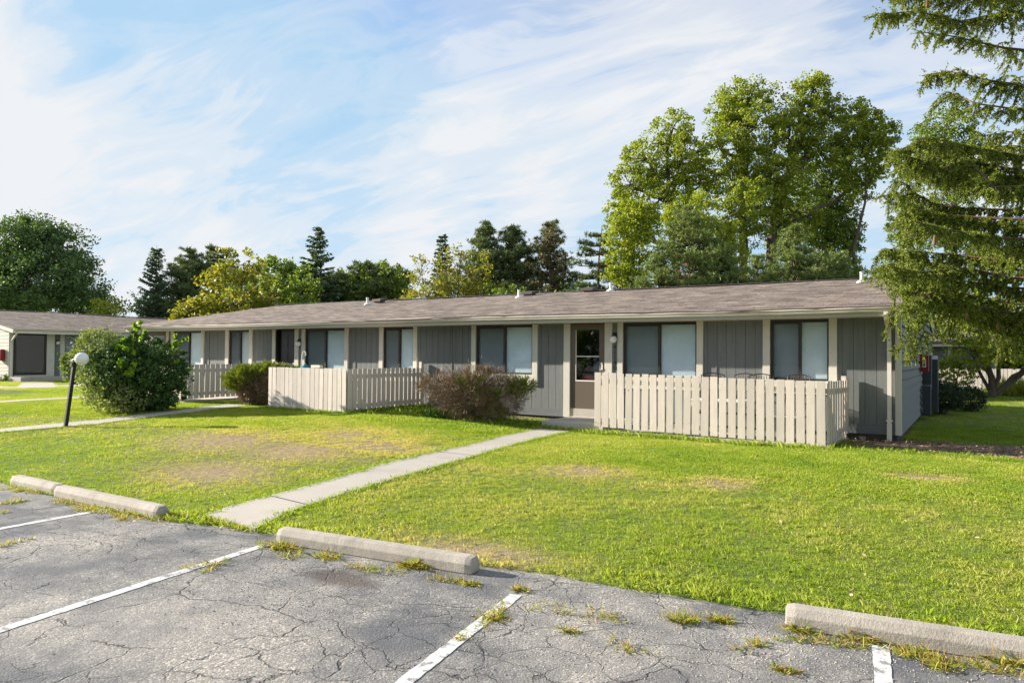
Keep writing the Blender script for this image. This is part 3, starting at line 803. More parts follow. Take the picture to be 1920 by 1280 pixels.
# concrete steps and patio slabs
def slab(name, pts, z0, z1, mat='concrete', label=None, cat=None, kind=None, bevel=.015):
    o = MB().prism([tuple(p) for p in pts], 2, z0, z1).build(name, mat, bevel=bevel); tag(o, label, cat, kind=kind); return o
slab('concrete_step', [(-8.07, 14.14), (-6.45, 14.14), (-6.45, 15.77), (-8.07, 15.77)], .1, .485, label='concrete stoop slab in front of the brown storm door', cat='step')
slab('patio_slab', [(-6.40, 14.0), (-2.15, 14.0), (-2.15, 15.77), (-6.40, 15.77)], .1, .36, kind='structure')
slab('patio_slab', [(-15.4, 12.95), (-12.8, 12.95), (-12.8, 15.77), (-15.4, 15.77)], .1, .53, kind='structure')
slab('patio_slab', [(-22.6, 12.9), (-19.1, 12.9), (-19.1, 15.77), (-22.6, 15.77)], .1, .56, kind='structure')

# ------------------------------------------------------------------ fences
def run_panel(mb, p, q, zt0, zt1, zb0, zb1, n, w=.14, th=.019, off=0.0, seed=0, lean=.006):
    """pickets from p to q (xy), thickness placed on the side given by off"""
    rr = random.Random(seed); p = Vector(p); q = Vector(q); d = (q - p); Ln = d.length; d.normalize(); nrm = Vector((-d.y, d.x))
    for i in range(n):
        f = (i + .5) / n; c = p + d * (Ln * f + rr.uniform(-.006, .006)); zt = zt0 + (zt1 - zt0) * f + rr.uniform(-.008, .008); zb = zb0 + (zb1 - zb0) * f + rr.uniform(-.008, .008)
        l0 = rr.uniform(-lean, lean); ww = w / 2 * rr.uniform(.97, 1.03); tw = rr.uniform(-.003, .003)
        vs = []
        for (z, s) in ((zb, l0), (zt, -l0)):
            for a, b in ((-ww, 0), (ww, 0), (ww, th), (-ww, th)):
                e = c + d * (a + s) + nrm * (off + b + tw * (1 if a > 0 else -1)); vs.append((e.x, e.y, z + (rr.uniform(-.002, .002) if s == -l0 else 0)))
        mb.add(vs, [(0, 3, 2, 1), (4, 5, 6, 7), (0, 1, 5, 4), (1, 2, 6, 5), (2, 3, 7, 6), (3, 0, 4, 7)])
def rail(p, q, z0, z1, h=.09, th=.038, off=0.0):
    p = Vector(p); q = Vector(q); d = (q - p).normalized(); n = Vector((-d.y, d.x)); vs = []
    for (c, z) in ((p, z0), (q, z1)):
        for (o_, dz) in ((off, 0), (off + th, 0), (off + th, h), (off, h)): e = c + n * o_; vs.append((e.x, e.y, z + dz))
    return MB().add(vs, [(0, 1, 2, 3), (7, 6, 5, 4), (0, 4, 5, 1), (1, 5, 6, 2), (2, 6, 7, 3), (3, 7, 4, 0)])
def fence(label, corners, tops, bots, counts, posts, group=None, gap_w=.14, mat='fence_paint', inner=True, rails=True):
    root = empty('patio_fence', (corners[0][0], corners[0][1], 0)); tag(root, label, 'fence', group)
    ox, oy = corners[0][0], corners[0][1]
    loc = lambda p: (p[0] - ox, p[1] - oy)
    for i in range(len(corners) - 1):
        a, b = loc(corners[i]), loc(corners[i + 1]); m = MB()
        run_panel(m, a, b, tops[i], tops[i + 1], bots[i], bots[i + 1], counts[i], gap_w, seed=i * 7 + int(ox * 10) % 50, off=-.02)
        m.build('picket_panel', mat, root, bevel=.002)
        Lx = Vector(b) - Vector(a); s = Lx.normalized() * .03
        for (zz0, zz1) in ((tops[i] - .22, tops[i + 1] - .22), (bots[i] + .09, bots[i + 1] + .09)):
            rail(tuple(Vector(a) + s), tuple(Vector(b) - s), zz0, zz1, off=.0015).build('rail', mat, root)
    for (px_, py_, z0, z1) in posts:
        x, y = loc((px_, py_)); MB().box(x - .045, x + .045, y - .045, y + .045, z0, z1).build('post', mat, root, bevel=.004)
fence('cream picket fence enclosing the patio right of the brown storm door', [(-6.74, 14.03), (-2.20, 14.03), (-2.08, 15.75)], [1.565, 1.485, 1.47], [.44, .345, .44], [26, 9],
      [(-6.6, 14.12, .1, 1.5), (-5.2, 14.12, .1, .9), (-4.3, 14.12, .1, 1.45), (-2.30, 14.12, .1, 1.42), (-2.14, 15.68, .3, 1.55)], 'picket fences around the patios')
fence('cream picket fence around the middle patio, in front of the hanging feeder', [(-15.5, 12.87), (-12.72, 12.87), (-12.70, 15.75)], [1.56, 1.56, 1.56], [.53, .53, .55], [18, 17],
      [(-15.42, 12.96, .3, 1.5), (-12.80, 12.96, .3, 1.5), (-12.74, 15.70, .3, 1.72)], 'picket fences around the patios', gap_w=.138)
fence('grey shaded picket fence between the big leafy bush and the clipped juniper', [(-22.5, 12.87), (-19.2, 12.87), (-19.2, 15.75)], [1.59, 1.59, 1.60], [.60, .60, .62], [19, 16],
      [(-19.28, 12.96, .3, 1.5), (-22.4, 12.96, .3, 1.5), (-19.26, 15.7, .3, 1.6)], 'picket fences around the patios', gap_w=.148)

# ------------------------------------------------------------------ wheel stops
def wheel_stop(px0, px1, label, L_=None, rough=0):
    a, b = G(*px0), G(*px1); a.z = b.z = 0; d = (b - a); ln = L_ or d.length; ang = math.atan2(d.y, d.x)
    prof = [(0, .002), (0, .085), (.035, .145), (.13, .148), (.175, .09), (.175, .002)]
    mb = MB(); rr = random.Random(int(ln * 1000)); n = int(ln / .06)
    for i in range(n + 1):
        x = ln * i / n
        for k, (y, z) in enumerate(prof):
            e = 0 if 0 < i < n else 1
            yy = .0875 + (y - .0875) * (1 - .12 * e); zz = z * (1 - .06 * e)
            mb.v.append((x + rr.uniform(-.003, .003), yy + rr.uniform(-.0012, .0012), zz + rr.uniform(-.0012, .0012) * (k in (1, 2, 3, 4))))
    m = len(prof)
    for i in range(n):
        for k in range(m): q = i * m; k2 = (k + 1) % m; mb.f.append((q + k, q + m + k, q + m + k2, q + k2))
    mb.f.append(tuple(range(m))); e = n * m; mb.f.append(tuple(range(e, e + m))[::-1])
    o = mb.build('wheel_stop', 'stop_concrete', bevel=.008); o.location = (a.x, a.y, 0); o.rotation_euler = (0, 0, ang)
    tag(o, label, 'wheel stop', 'concrete wheel stops along the lawn edge')
wheel_stop((17, 910), (100, 926), 'short concrete wheel stop with its end butting the longer one, farthest from the camera')
wheel_stop((99, 931), (292, 970), 'long concrete wheel stop left of the path with grass at its foot')
wheel_stop((516, 1018), (882, 1078), 'concrete wheel stop right of the path with a bright weed tuft before it')
wheel_stop((1472, 1177), (1871, 1241), 'concrete wheel stop touching the lawn at the right corner, white line before it', 2.3)

# ------------------------------------------------------------------ lamp post (leaning, white globe)
b0 = G(122, 800); lp = empty('lamp_post', b0); tag(lp, 'leaning black lamp post with a white globe beside the left path', 'lamp post')
lean = Vector((.12, .12, 1.46))
pm = MB(); w = .037
pts = [Vector((0, 0, -.1)), Vector(lean) * 1.0]
for p in pts:
    for a, b in ((-w, -w), (w, -w), (w, w), (-w, w)): pm.v.append((p.x + a, p.y + b, p.z))
pm.f += [(0, 1, 5, 4), (1, 2, 6, 5), (2, 3, 7, 6), (3, 0, 4, 7), (4, 5, 6, 7)]
pm.build('post', 'post_black', lp, bevel=.008)
gc = Vector((.26, .20, 1.52))
MB().tube([lean + Vector((-.05, -.05, -.1)), lean + Vector((-.05, -.06, .02)), lean + Vector((.02, -.03, .05)), gc + Vector((0, 0, -.10))], .016, 8).lathe((gc.x, gc.y, gc.z - .155), [(.05, 0), (.055, .03), (.04, .045)], 16).build('bracket', 'white_metal', lp)
MB().sphere(gc, .143, 28, 18).build('globe', 'globe', lp, smooth=True)

# ------------------------------------------------------------------ patio things
def wire_chair(x, y, rz, label):
    o = empty('patio_chair', (x, y, .36), rz); tag(o, label, 'chair', 'black wire chairs on the patio')
    f = MB(); r = .010
    for s in (-1, 1):
        f.tube([(s * .26, -.25, 0), (s * .25, -.24, .42), (s * .25, .2, .40), (s * .24, .30, .8), (s * .23, .36, 1.17)], r)
        f.tube([(s * .26, .28, 0), (s * .25, .22, .40)], r); f.tube([(s * .25, -.24, .42), (s * .29, -.22, .64), (s * .29, .15, .66), (s * .24, .28, .7)], r)
    f.tube([(-.23, .36, 1.17), (-.12, .37, 1.20), (0, .375, 1.215), (.12, .37, 1.20), (.23, .36, 1.17)], r)
    f.build('frame', 'wire', o)
    s = MB()
    for k in range(9): u = -.24 + .06 * k; s.tube([(u, -.24, .42), (u, .2, .40)], .005, 4)
    for k in range(8): v = -.24 + .06 * k; s.tube([(-.25, v, .415), (.25, v, .415)], .005, 4)
    s.build('seat', 'wire', o)
    b = MB()
    for k in range(-3, 4):
        b.tube([(k * .06, .24, .5), (k * .06 + .03, .30, .8), (k * .05, .36, 1.19)], .005, 4); b.tube([(k * .06, .24, .5), (k * .06 - .03, .30, .8), (k * .05, .36, 1.19)], .005, 4)
    b.tube([(-.24, .33, 1.03), (0, .345, 1.1), (.24, .33, 1.03)], .007, 5)
    b.build('backrest', 'wire', o)
for i, (px, rz, lb) in enumerate(((1338, .25, 'black wire chair top showing left above the cream fence, left of its neighbour'), (1385, -.1, 'second black wire chair from the left above the cream fence, before the grey siding'), (1425, .1, 'third black wire chair from the left above the cream fence'), (1480, -.3, 'black wire chair in front of the rightmost window of the patio'))):
    wire_chair(FX(px, 14.95), 14.85 + .12 * (i % 2), rz, lb)
o = empty('patio_table', (-4.3, 14.75, .36)); tag(o, 'low white table behind the pickets of the cream fence', 'table')
MB().box(-.55, .55, -.3, .3, .66, .70).build('tabletop', 'plastic_white', o, bevel=.01)
for sx in (-1, 1):
    for sy in (-1, 1): MB().box(sx * .5 - .02, sx * .5 + .02, sy * .26 - .02, sy * .26 + .02, 0, .66).build('leg', 'plastic_white', o)
# storage box and pots glimpsed behind the pickets
o = MB().box(-.35, .35, -.2, .2, 0, .38).box(-.37, .37, -.22, .22, .381, .43).build('storage_box', 'plastic_white', bevel=.01); o.location = (-3.1, 14.6, .36); tag(o, 'white plastic storage box behind the right end of the cream fence', 'box')
# person-free door view: cushion armchair silhouette inside the storm door
o = MB().box(-.26, .26, -.2, .2, .0, .42).box(-.28, .28, .1, .25, .42, .98).build('armchair', 'fabric', bevel=.08); o.location = (FX(1110) , YF + .50, .80); tag(o, 'dark blue chair seen through the glass of the brown storm door', 'armchair')
o = MB().sphere((0, 0, 0), .16, 14, 9, (1.2, .7, .6)).build('cushion', 'fabric_red', smooth=True); o.location = (FX(1097), YF + .22, 1.36); tag(o, 'red cushion behind the glass of the brown storm door', 'cushion')
# shepherd hook with feeder
hx, hy = FX(561, 13.6), 13.6
o = empty('shepherd_hook', (hx, hy, .53)); tag(o, 'pale leaning shepherd hook rising behind the middle cream fence', 'hook')
MB().tube([(0, 0, -.1), (.12, 0, 1.35), (.14, 0, 1.42), (.18, 0, 1.455), (.23, 0, 1.44), (.255, 0, 1.39), (.245, 0, 1.34), (.22, 0, 1.345)], .014, 8).build('pole', 'gutter', o)
fd = empty('bird_feeder', (hx + .245, hy, 1.36)); tag(fd, 'teal roofed bird feeder hanging from the pale hook', 'bird feeder')
MB().tube([(0, 0, .50), (0, 0, .30)], .005, 6).build('chain', 'wire', fd)
MB().lathe((0, 0, .16), [(.15, 0), (.14, .02), (.02, .13), (.012, .16)], 18).build('roof', 'teal', fd)
MB().lathe((0, 0, -.05), [(.06, 0), (.06, .205)], 14).build('seed_tube', 'plastic_white', fd); MB().lathe((0, 0, -.07), [(.12, 0), (.12, .018)], 16).build('tray', 'plastic_white', fd)
o = MB().box(-.16, .16, -.05, .05, 0, .07).build('planter_box', 'trim', bevel=.01); o.location = (FX(598, 13.0), 12.94, 1.565); tag(o, 'small pale planter box on top of the middle cream fence beside the feeder', 'planter')

# ------------------------------------------------------------------ left building (front faces right, gable toward us)
def other_building(name, label, loc, rz, Lx, H0, door=True, depth=12.3):
    """local frame: front wall on y=0 facing -y, x from 0 to Lx"""
    r = empty(name, loc, rz); tag(r, label, 'building')
    return r
lb = empty('apartment_building', (-40.0, 17.45, .45), R_(90)); tag(lb, 'second low apartment building with pale sunlit gable end behind the lamp post', 'building', None)
LL = 38.0
w = MB(); sk = MB()
segs = [('door', .25, 1.75), ('post', 1.75, 2.12), ('strip', 2.12, 2.4), ('post', 2.4, 2.62), ('win', 2.62, 5.8), ('post', 5.8, 6.0), ('wall', 6.0, 8.5), ('post', 8.5, 8.7), ('win', 8.7, 11.0), ('post', 11, 11.2), ('wall', 11.2, 14), ('post', 14, 14.2), ('win', 14.2, 17.2), ('wall', 17.2, 20), ('post', 20, 20.2), ('win', 20.2, 22.5), ('wall', 22.5, 38)]
for k, a, b in segs:
    if k == 'wall': grooved(w, a, b, .2, 2.45, y=0); sk.box(a, b, -.012, .05, 0, .2)
    elif k == 'strip': grooved(w, a, b, 0, 2.45, y=0.0)
    elif k == 'post': MB().box(a, b, -.045, .05, .2 if a > 2.2 else 0, 2.449).build('facade_post', 'trim', lb)
    elif k == 'win':
        grooved(w, a, b, .2, .9, y=0); sk.box(a, b, -.012, .05, 0, .2)
        MB().box(a, b, -.03, .05, .9, 1.12).build('window_trim', 'trim', lb); window(lb, a, b, 1.12, 2.42, y=.02)
        MB().box(a, b, -.02, .05, 2.421, 2.449).build('window_trim', 'trim', lb)
    elif k == 'door':
        d = MB(); d.box(a, a + .1, -.02, .03, .32, 2.40); d.box(b - .1, b, -.02, .03, .32, 2.40); d.box(a + .1, b - .1, -.02, .03, .32, .45); d.box(a + .1, b - .1, -.02, .03, 2.3, 2.40)
        dd = d.build('storm_door', 'bronze', lb); MB().box(a + .1, b - .1, 0, .006, .45, 2.3).build('pane', 'glass', dd)
        MB().box(a, b, -.03, .05, .05, .319).build('door_sill', 'trim', lb); MB().box(a, b, -.02, .05, 2.401, 2.449).build('door_head', 'bronze', lb)
MB().box(0, .2, -.05, .05, 0, 2.449).build('corner_board', 'trim', lb)
w.build('front_wall', 'siding', lb); sk.build('skirt_board', 'skirt', lb)
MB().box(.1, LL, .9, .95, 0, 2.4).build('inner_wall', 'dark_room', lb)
MB().box(.05, LL - .1, .06, 12.2, -.6, -.002).build('foundation', 'foundation', lb)
# gable toward the camera (local plane x=0 facing -x)
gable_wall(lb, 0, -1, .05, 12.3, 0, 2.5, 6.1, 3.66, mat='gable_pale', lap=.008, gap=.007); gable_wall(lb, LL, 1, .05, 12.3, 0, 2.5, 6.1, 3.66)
MB().box(0, LL, 12.25, 12.3, 0, 2.45).build('rear_wall', 'siding', lb)
rf2 = roof(lb, -.12, LL + .1, -.78, 2.60, 6.1, 3.80, 13.0, 2.6)
MB().box(0, LL, -.62, -.046, 2.45, 2.465).build('soffit', 'soffit', lb)
MB().box(-.08, LL, -.68, -.625, 2.38, 2.56).build('fascia', 'gutter', lb)
gutter(lb, -.1, LL, -.765, 2.60)
rk = MB()
for (a, za, b, zb) in ((-.66, 2.56, 6.1, 3.72), (6.1, 3.72, 12.9, 2.56)): rk.prism([(a, za - .17), (b, zb - .17), (b, zb), (a, za)], 0, -.11, -.08)
rk.build('rake_board', 'trim', lb)
dsp = MB(); rect_sweep(dsp, [(.08, -.72, 2.5), (.08, -.68, 2.40), (.08, -.2, 2.05), (.08, -.09, 1.95), (.08, -.09, 0)], .04, .03); dsp.build('downspout', 'gutter', lb)
for x, k in ((17.0, 'p'), (18.6, 'v')):
    zz = 3.80 - .9 * .174
    if k == 'p': MB().lathe((x, 5.2, zz - .05), [(.06, 0), (.06, .34), (.045, .34)], 14).lathe((x, 5.2, zz - .03), [(.15, 0), (.15, .03), (.07, .09)], 14).build('vent_pipe', 'white_metal', rf2)
    else: MB().box(x - .22, x + .4, 5.0, 5.5, zz - .02, zz + .17).build('roof_vent', 'vent_brown', rf2, bevel=.01)
def at_lb(x, y, z): return lb.matrix_basis @ Vector((x, y, z))
lb_m = Matrix.Translation(lb.location) @ Matrix.Rotation(R_(90), 4, 'Z')
p = lb_m @ Vector((2.26, -.01, 1.95)); o = empty('wall_lamp', p, R_(90)); tag(o, 'small dim globe lamp on the wall of the far left building', 'lamp', 'globe lamps beside the doors')
MB().box(-.05, .05, -.045, 0, .06, .16).build('bracket', 'bronze', o); MB().sphere((0, -.09, 0), .09).build('globe', 'globe', o, smooth=True)
p = lb_m @ Vector((.05, -.0, 0)); 
slab('concrete_step', [(lb_m @ Vector(q)).to_2d() for q in ((-.0, -.06, 0), (2.35, -.06, 0), (2.35, -1.3, 0), (-.0, -1.3, 0))], .3, .70, label='grey concrete step before the door of the far left building', cat='step')
p = lb_m @ Vector((-.03, .52, 1.05)); o = empty('extinguisher_box', p, 0); tag(o, 'red extinguisher box on the pale sunlit gable of the far left building', 'extinguisher box')
MB().box(-.25, .25, -.20, 0, 0, .55).build('cabinet_body', 'red_paint', o, bevel=.01); MB().box(-.1, .12, -.204, -.2005, .12, .4).build('label_plate', 'plastic_white', o)
p = lb_m @ Vector((4.0, -.25, .35)); o = empty('wall_air_conditioner', p, R_(90)); tag(o, 'dark air conditioner with white surround under the far left window', 'air conditioner')
MB().box(-.35, .35, 0, .22, 0, .42).build('grille', 'bronze', o); MB().box(-.42, -.355, -.02, .22, -.05, .48).box(-.355, .42, -.02, .22, .425, .48).build('surround', 'trim', o)

# rear building beyond the right end
rb = empty('apartment_building', (-8, 48.5, .3)); tag(rb, 'distant grey apartment building glimpsed through the trees right of the gable', 'building')
w = MB(); LR = 46
grooved(w, 0, 9.2, .2, 2.4, y=0, pitch=.3); grooved(w, 11.2, 16, .2, 2.4, y=0, pitch=.3); grooved(w, 18, 26, .2, 2.4, y=0, pitch=.3); grooved(w, 28, LR, .2, 2.4, y=0, pitch=.3); grooved(w, 9.2, 11.2, .2, 1.1, y=0, pitch=.3); grooved(w, 16, 18, .2, 1.1, y=0, pitch=.3)
w.build('front_wall', 'siding', rb)
window(rb, 9.2, 11.2, 1.1, 2.38); window(rb, 16, 18, 1.1, 2.38); window(rb, 26, 28, .4, 2.38)
for x in (6.8, 9.0, 11.2, 15.8, 18.0, 25.8, 28): MB().box(x, x + .16, -.05, -.001, 0, 2.4).build('facade_post', 'trim', rb)
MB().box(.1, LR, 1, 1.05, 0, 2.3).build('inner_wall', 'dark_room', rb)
roof(rb, -.3, LR + .3, -.8, 2.52, 6.0, 4.2, 12.8, 2.52)
MB().box(0, LR, -.65, -.55, 2.3, 2.50).build('fascia', 'gutter', rb); MB().box(0, LR, -.549, 0, 2.4, 2.42).build('soffit', 'soffit', rb)
gable_wall(rb, LR, 1, .05, 12.3, 0, 2.4, 6.1, 4.0)
MB().box(.05, LR - .1, .06, 12.2, -.5, .19).build('foundation', 'foundation', rb)
fence('pale picket fence of the distant building beyond the dark hedges', [(-2.5, 45.0), (9.5, 45.0)], [1.42, 1.42], [.36, .36], [66], [(-2.4, 45.08, 0, 1.4), (3, 45.08, 0, 1.4), (9.4, 45.08, 0, 1.4)], None, gap_w=.16)
# distant roofs behind the pines
db = empty('apartment_building', W(1075, 600, 78)); db.location.z = .3; tag(db, 'far brown roofed house showing low between the brown pine and the ridge', 'building')
MB().box(-9, 9, 0, 9, 0, 4.2).build('wall', 'siding', db); roof(db, -9.5, 9.5, -.6, 4.2, 4.5, 7.6, 9.6, 4.2)

exec_veg = True
# ------------------------------------------------------------------ vegetation generators
def rnd_ell(n, rng, shell=.5):
    d = unit(rng.normal(size=(n, 3))); r = rng.uniform(0, 1, (n, 1)) ** (1 / 3.0); r = shell + (1 - shell) * r if shell else r
    return d * r
def limb(mb, a, b, r0, r1, rng, sag=.0, k=5, wob=.06):
    a = Vector(a); b = Vector(b); L_ = (b - a).length; pts = []
    for i in range(k + 1):
        t = i / k; p = a.lerp(b, t); p += Vector(rng.normal(size=3)) * wob * L_ * .35 * math.sin(math.pi * t); p.z += math.sin(math.pi * t) * sag * L_
        pts.append(p)
    mb.tube(pts, [r0 + (r1 - r0) * i / k for i in range(k + 1)], 6, cap=False); return pts
def deciduous(name, label, cat, base, trunk, tr, lobes, leafmat_, leaf=.16, per=26, cr=.45, seed=1, group=None, bark='bark', extra=None, up=.35, minbr=.3, dense=1.0):
    """trunk: list of world points; lobes: (centre, radii, clusters)"""
    rng = np.random.default_rng(seed); root = empty(name, base); tag(root, label, cat, group); B = Vector(base)
    tb = MB(); rel = [Vector(p) - B for p in trunk]
    for i in range(1): tb.tube(rel, [tr * (1 - .75 * k / (len(rel) - 1)) for k in range(len(rel))], 10)
    P = []
    for (c, rad, nc) in lobes:
        c = Vector(c) - B
        # join to trunk
        cand = [p for p in rel if p.z < c.z - .15 * rad[2]] or [rel[0]]
        j = min(cand, key=lambda p: (p - c).length + .3 * abs(p.z - (c.z - rad[2])))
        limb(tb, j, c, tr * .38, tr * .16, rng, sag=-.04, k=7)
        nc = int(nc * dense); q = rnd_ell(nc, rng, .12) * (1 + np.abs(rng.normal(size=(nc, 1))) * .16) * np.array(rad); centers = q + np.array(c)
        for i in range(nc):
            if rng.random() < minbr: limb(tb, tuple(Vector(c) + (Vector(q[i]) * .12)), tuple(centers[i]), tr * .12, tr * .03, rng, k=4)
        for i in range(nc):
            s = cr * rng.uniform(.6, 1.35); m = int(per * rng.uniform(.6, 1.3))
            P.append(centers[i] + unit(rng.normal(size=(m, 3))) * (rng.uniform(0, 1, (m, 1)) ** .45) * s * np.array([1, 1, .72]))
    P = np.concatenate(P)
    tb.build('trunk', bark, root, smooth=True)
    npmesh('crown', leaf_quads(P, leaf, .8, up, rng), 4, leafmat_, root)
    return root
def conifer_spruce(name, label, base, H, Rr, seed, mat='needle_spruce', z0=.05, group=None, droop=.25, dens=1.0, top_gap=0):
    rng = np.random.default_rng(seed); root = empty(name, base); tag(root, label, 'tree', group)
    tb = MB().tube([(0, 0, -.3), (0, 0, H * .5), (0, 0, H)], [H * .016, H * .009, .01], 8); V = []
    z = H * z0
    while z < H * .985:
        t = z / H; rad = Rr * (1 - t) ** .85 + .12; n = int(5 + rng.integers(0, 3))
        for k in range(n):
            az = rng.uniform(0, 2 * math.pi); ln = rad * rng.uniform(.72, 1.12)
            dirh = np.array([math.cos(az), math.sin(az), 0.]); m = max(3, int(ln / .16 * dens))
            tt = np.linspace(.12, 1, m)[:, None]
            elev = .15 + .5 * t
            P = dirh * ln * tt + np.array([0, 0, 1.]) * (z + ln * (elev * tt - droop * 1.6 * tt ** 2 + .12 * tt ** 4))
            tb.tube([(0, 0, z)] + [tuple(P[i]) for i in (m // 2, m - 1)], [.02 + .01 * ln, .015, .006], 4, cap=False)
            side = np.cross(dirh, [0, 0, 1.]); sl = (.16 + .30 * ln * (1 - tt) * .7 + .08).ravel()
            for s in (-1, 1):
                for rep in range(2):
                    D = unit(side * s * rng.uniform(.6, 1) + dirh * rng.uniform(.4, .9) + rng.normal(size=(m, 3)) * .18 - np.array([0, 0, rng.uniform(.05, .45)]))
                    PP = P + rng.normal(size=(m, 3)) * .03
                    V.append(strips(PP, D, sl * rng.uniform(.8, 1.2), .09, rng, .6))
                    # second order
                    Q = PP + D * sl[:, None] * .5; D2 = unit(D + rng.normal(size=(m, 3)) * .5 - np.array([0, 0, .25])); V.append(strips(Q, D2, sl * .55, .08, rng, .6))
            D = unit(dirh + rng.normal(size=(m, 3)) * .3 + np.array([0, 0, .1])); V.append(strips(P, D, .24, .10, rng, .6))
        z += H * .021 + .10
    tb.build('trunk', 'bark', root); npmesh('crown', np.concatenate(V), 5, mat, root); return root
def conifer_pine(name, label, base, H, prof, seed, mat='needle_pine', group=None, nl=.20, step=.38, tuft=16, per=5, bark='bark_pine', dens=1.0, lift=.25, width=.018, lean=(0, 0)):
    """prof: list (t, radius) silhouettes; tufts of long needles on the outer limbs"""
    rng = np.random.default_rng(seed); root = empty(name, base); tag(root, label, 'tree', group)
    lx, ly = lean
    ax = lambda z: Vector((lx * z / H + .12 * math.sin(z * .7 + seed), ly * z / H + .1 * math.cos(z * .6), z))
    tb = MB().tube([ax(H * i / 10) if i else Vector((0, 0, -.3)) for i in range(11)], [H * .017 * (1 - i / 10.5) + .01 for i in range(11)], 8)
    C_ = []; z = H * prof[0][0]
    while z < H * .99:
        t = z / H
        for a, b in zip(prof, prof[1:]):
            if a[0] <= t <= b[0]: rad = a[1] + (b[1] - a[1]) * (t - a[0]) / (b[0] - a[0])
        for k in range(per):
            az = rng.uniform(0, 2 * math.pi); ln = rad * rng.uniform(.55, 1.12)
            e = Vector((math.cos(az) * ln, math.sin(az) * ln, ln * lift * rng.uniform(.2, 1.4)))
            p0 = ax(z); pts = limb(tb, p0, p0 + e, .03 + .012 * ln, .008, rng, sag=-.05, k=5)
            nc = max(3, int(ln * 7 * dens))
            for j in range(nc):
                f = 1 - (rng.random() ** 1.5) * .75; i0 = min(4, int(f * 5)); q = pts[i0].lerp(pts[i0 + 1], f * 5 - i0)
                off = Vector(rng.normal(size=3)) * (.10 + .16 * ln * .35); off.z = abs(off.z) * .5
                C_.append(q + off)
        z += step * rng.uniform(.75, 1.25)
    C_ = np.array([tuple(c) for c in C_]); n = len(C_)
    P = np.repeat(C_, tuft, 0); D = rng.normal(size=(n * tuft, 3)); D[:, 2] += .9; D = unit(D)
    tb.build('trunk', bark, root); npmesh('crown', strips(P, D, nl * rng.uniform(.7, 1.2, (n * tuft, 1)), width * 1.6, rng, .5), 5, mat, root); return root
def shrub(name, label, lobes, mat, leaf=.05, n=9000, seed=1, aspect=.7, cat='shrub', shell=.72, up=.3, base=None, stems=True, group=None, leafname='foliage', clus=34, csize=.24):
    rng = np.random.default_rng(seed)
    c0 = base or Vector((sum(l[0][0] for l in lobes) / len(lobes), sum(l[0][1] for l in lobes) / len(lobes), 0))
    if not base: c0.z = zg(c0.x, c0.y)
    root = empty(name, c0); tag(root, label, cat, group)
    vol = [l[1][0] * l[1][2] for l in lobes]; P = []
    for l, v in zip(lobes, vol):
        m = int(n * v / sum(vol)); per = clus; k = max(4, m // per); q = rnd_ell(k, rng, shell - .12)
        q = q * (1 + rng.normal(size=(k, 1)) * .11) * np.array(l[1]) + np.array(Vector(l[0]) - c0)
        sz = min(l[1]) * csize * rng.uniform(.5, 1.4, (k, 1, 1)); off = unit(rng.normal(size=(k, per, 3))) * rng.uniform(0, 1, (k, per, 1)) ** .5 * sz
        off[..., 2] *= .8; P.append((q[:, None] + off).reshape(-1, 3))
    P = np.concatenate(P); P = P[P[:, 2] > .01]
    if stems:
        tb = MB()
        for l in lobes:
            for k in range(7):
                d = Vector(rng.normal(size=3)); d.z = abs(d.z); d.normalize(); e = Vector(l[0]) - c0 + Vector((d.x * l[1][0], d.y * l[1][1], d.z * l[1][2])) * .85
                st = Vector((e.x * .25, e.y * .25, 0)); limb(tb, st, e, .018, .005, rng, k=4)
        tb.build('stems', 'bark', root)
    npmesh(leafname, leaf_quads(P, leaf, aspect, up, rng), 4, mat, root); return root
def LB(px, py, D, rx, rz, ry=None, n=None):
    """lobe from silhouette: centre pixel at depth D, radii in pixels"""
    k = D / FPX; c = W(px, py, D); r = (rx * k, (ry * k if ry else min(rx, rz) * k), rz * k)
    return (c, r, n or 20)
def tbase(px, D): p = W(px, 700, D); return Vector((p.x, p.y, zg(p.x, p.y)))

# background trees ---------------------------------------------------------
GT = 'trees behind the buildings'
b = tbase(75, 62); 
deciduous('maple_tree', 'big round dark green maple behind the far left building', 'tree', b, [b, b + Vector((0, 0, 3)), b + Vector((.3, 0, 6)), b + Vector((.2, .3, 10))], .42,
  [LB(40, 450, 62, 55, 40, 60, 70), LB(95, 470, 62, 60, 50, 60, 110), LB(10, 490, 61, 65, 45, 60, 100), LB(60, 530, 60, 110, 55, 80, 220), LB(140, 520, 62, 45, 50, 50, 90), LB(150, 565, 61, 50, 28, 50, 80), LB(-40, 520, 62, 80, 70, 80, 160), LB(0, 570, 61, 90, 30, 60, 120), LB(90, 438, 63, 30, 26, 30, 30), LB(45, 425, 63, 25, 20, 25, 26)],
  'leaf_maple', leaf=.2, per=60, cr=.8, seed=2, minbr=.15)
b = tbase(203, 58)
deciduous('young_tree', 'small light green tree top peeping over the far left roof', 'tree', b, [b, b + Vector((0, 0, 2.5)), b + Vector((0, 0, 4.5))], .12, [LB(203, 578, 58, 30, 18, 30, 26), LB(185, 590, 58, 25, 12, 25, 16), LB(225, 588, 58, 16, 14, 20, 12)], 'leaf_lime', leaf=.2, per=22, cr=.5, seed=3)
conifer_spruce('spruce_tree', 'slim blue-green spruce left of the dark pines', tbase(290, 58), (667 - 466) / FPX * 58 + 1.5, 2.3, 5, group=GT, z0=.12, droop=.12)
conifer_pine('pine_tree', 'dark dense pine directly right of the slim blue-green spruce', tbase(350, 60), (667 - 470) / FPX * 60 + 1.5, [(.2, 3.0), (.5, 2.9), (.75, 1.8), (1, .4)], 6, group=GT, nl=.32, step=.42, per=7, dens=1.5, width=.03)
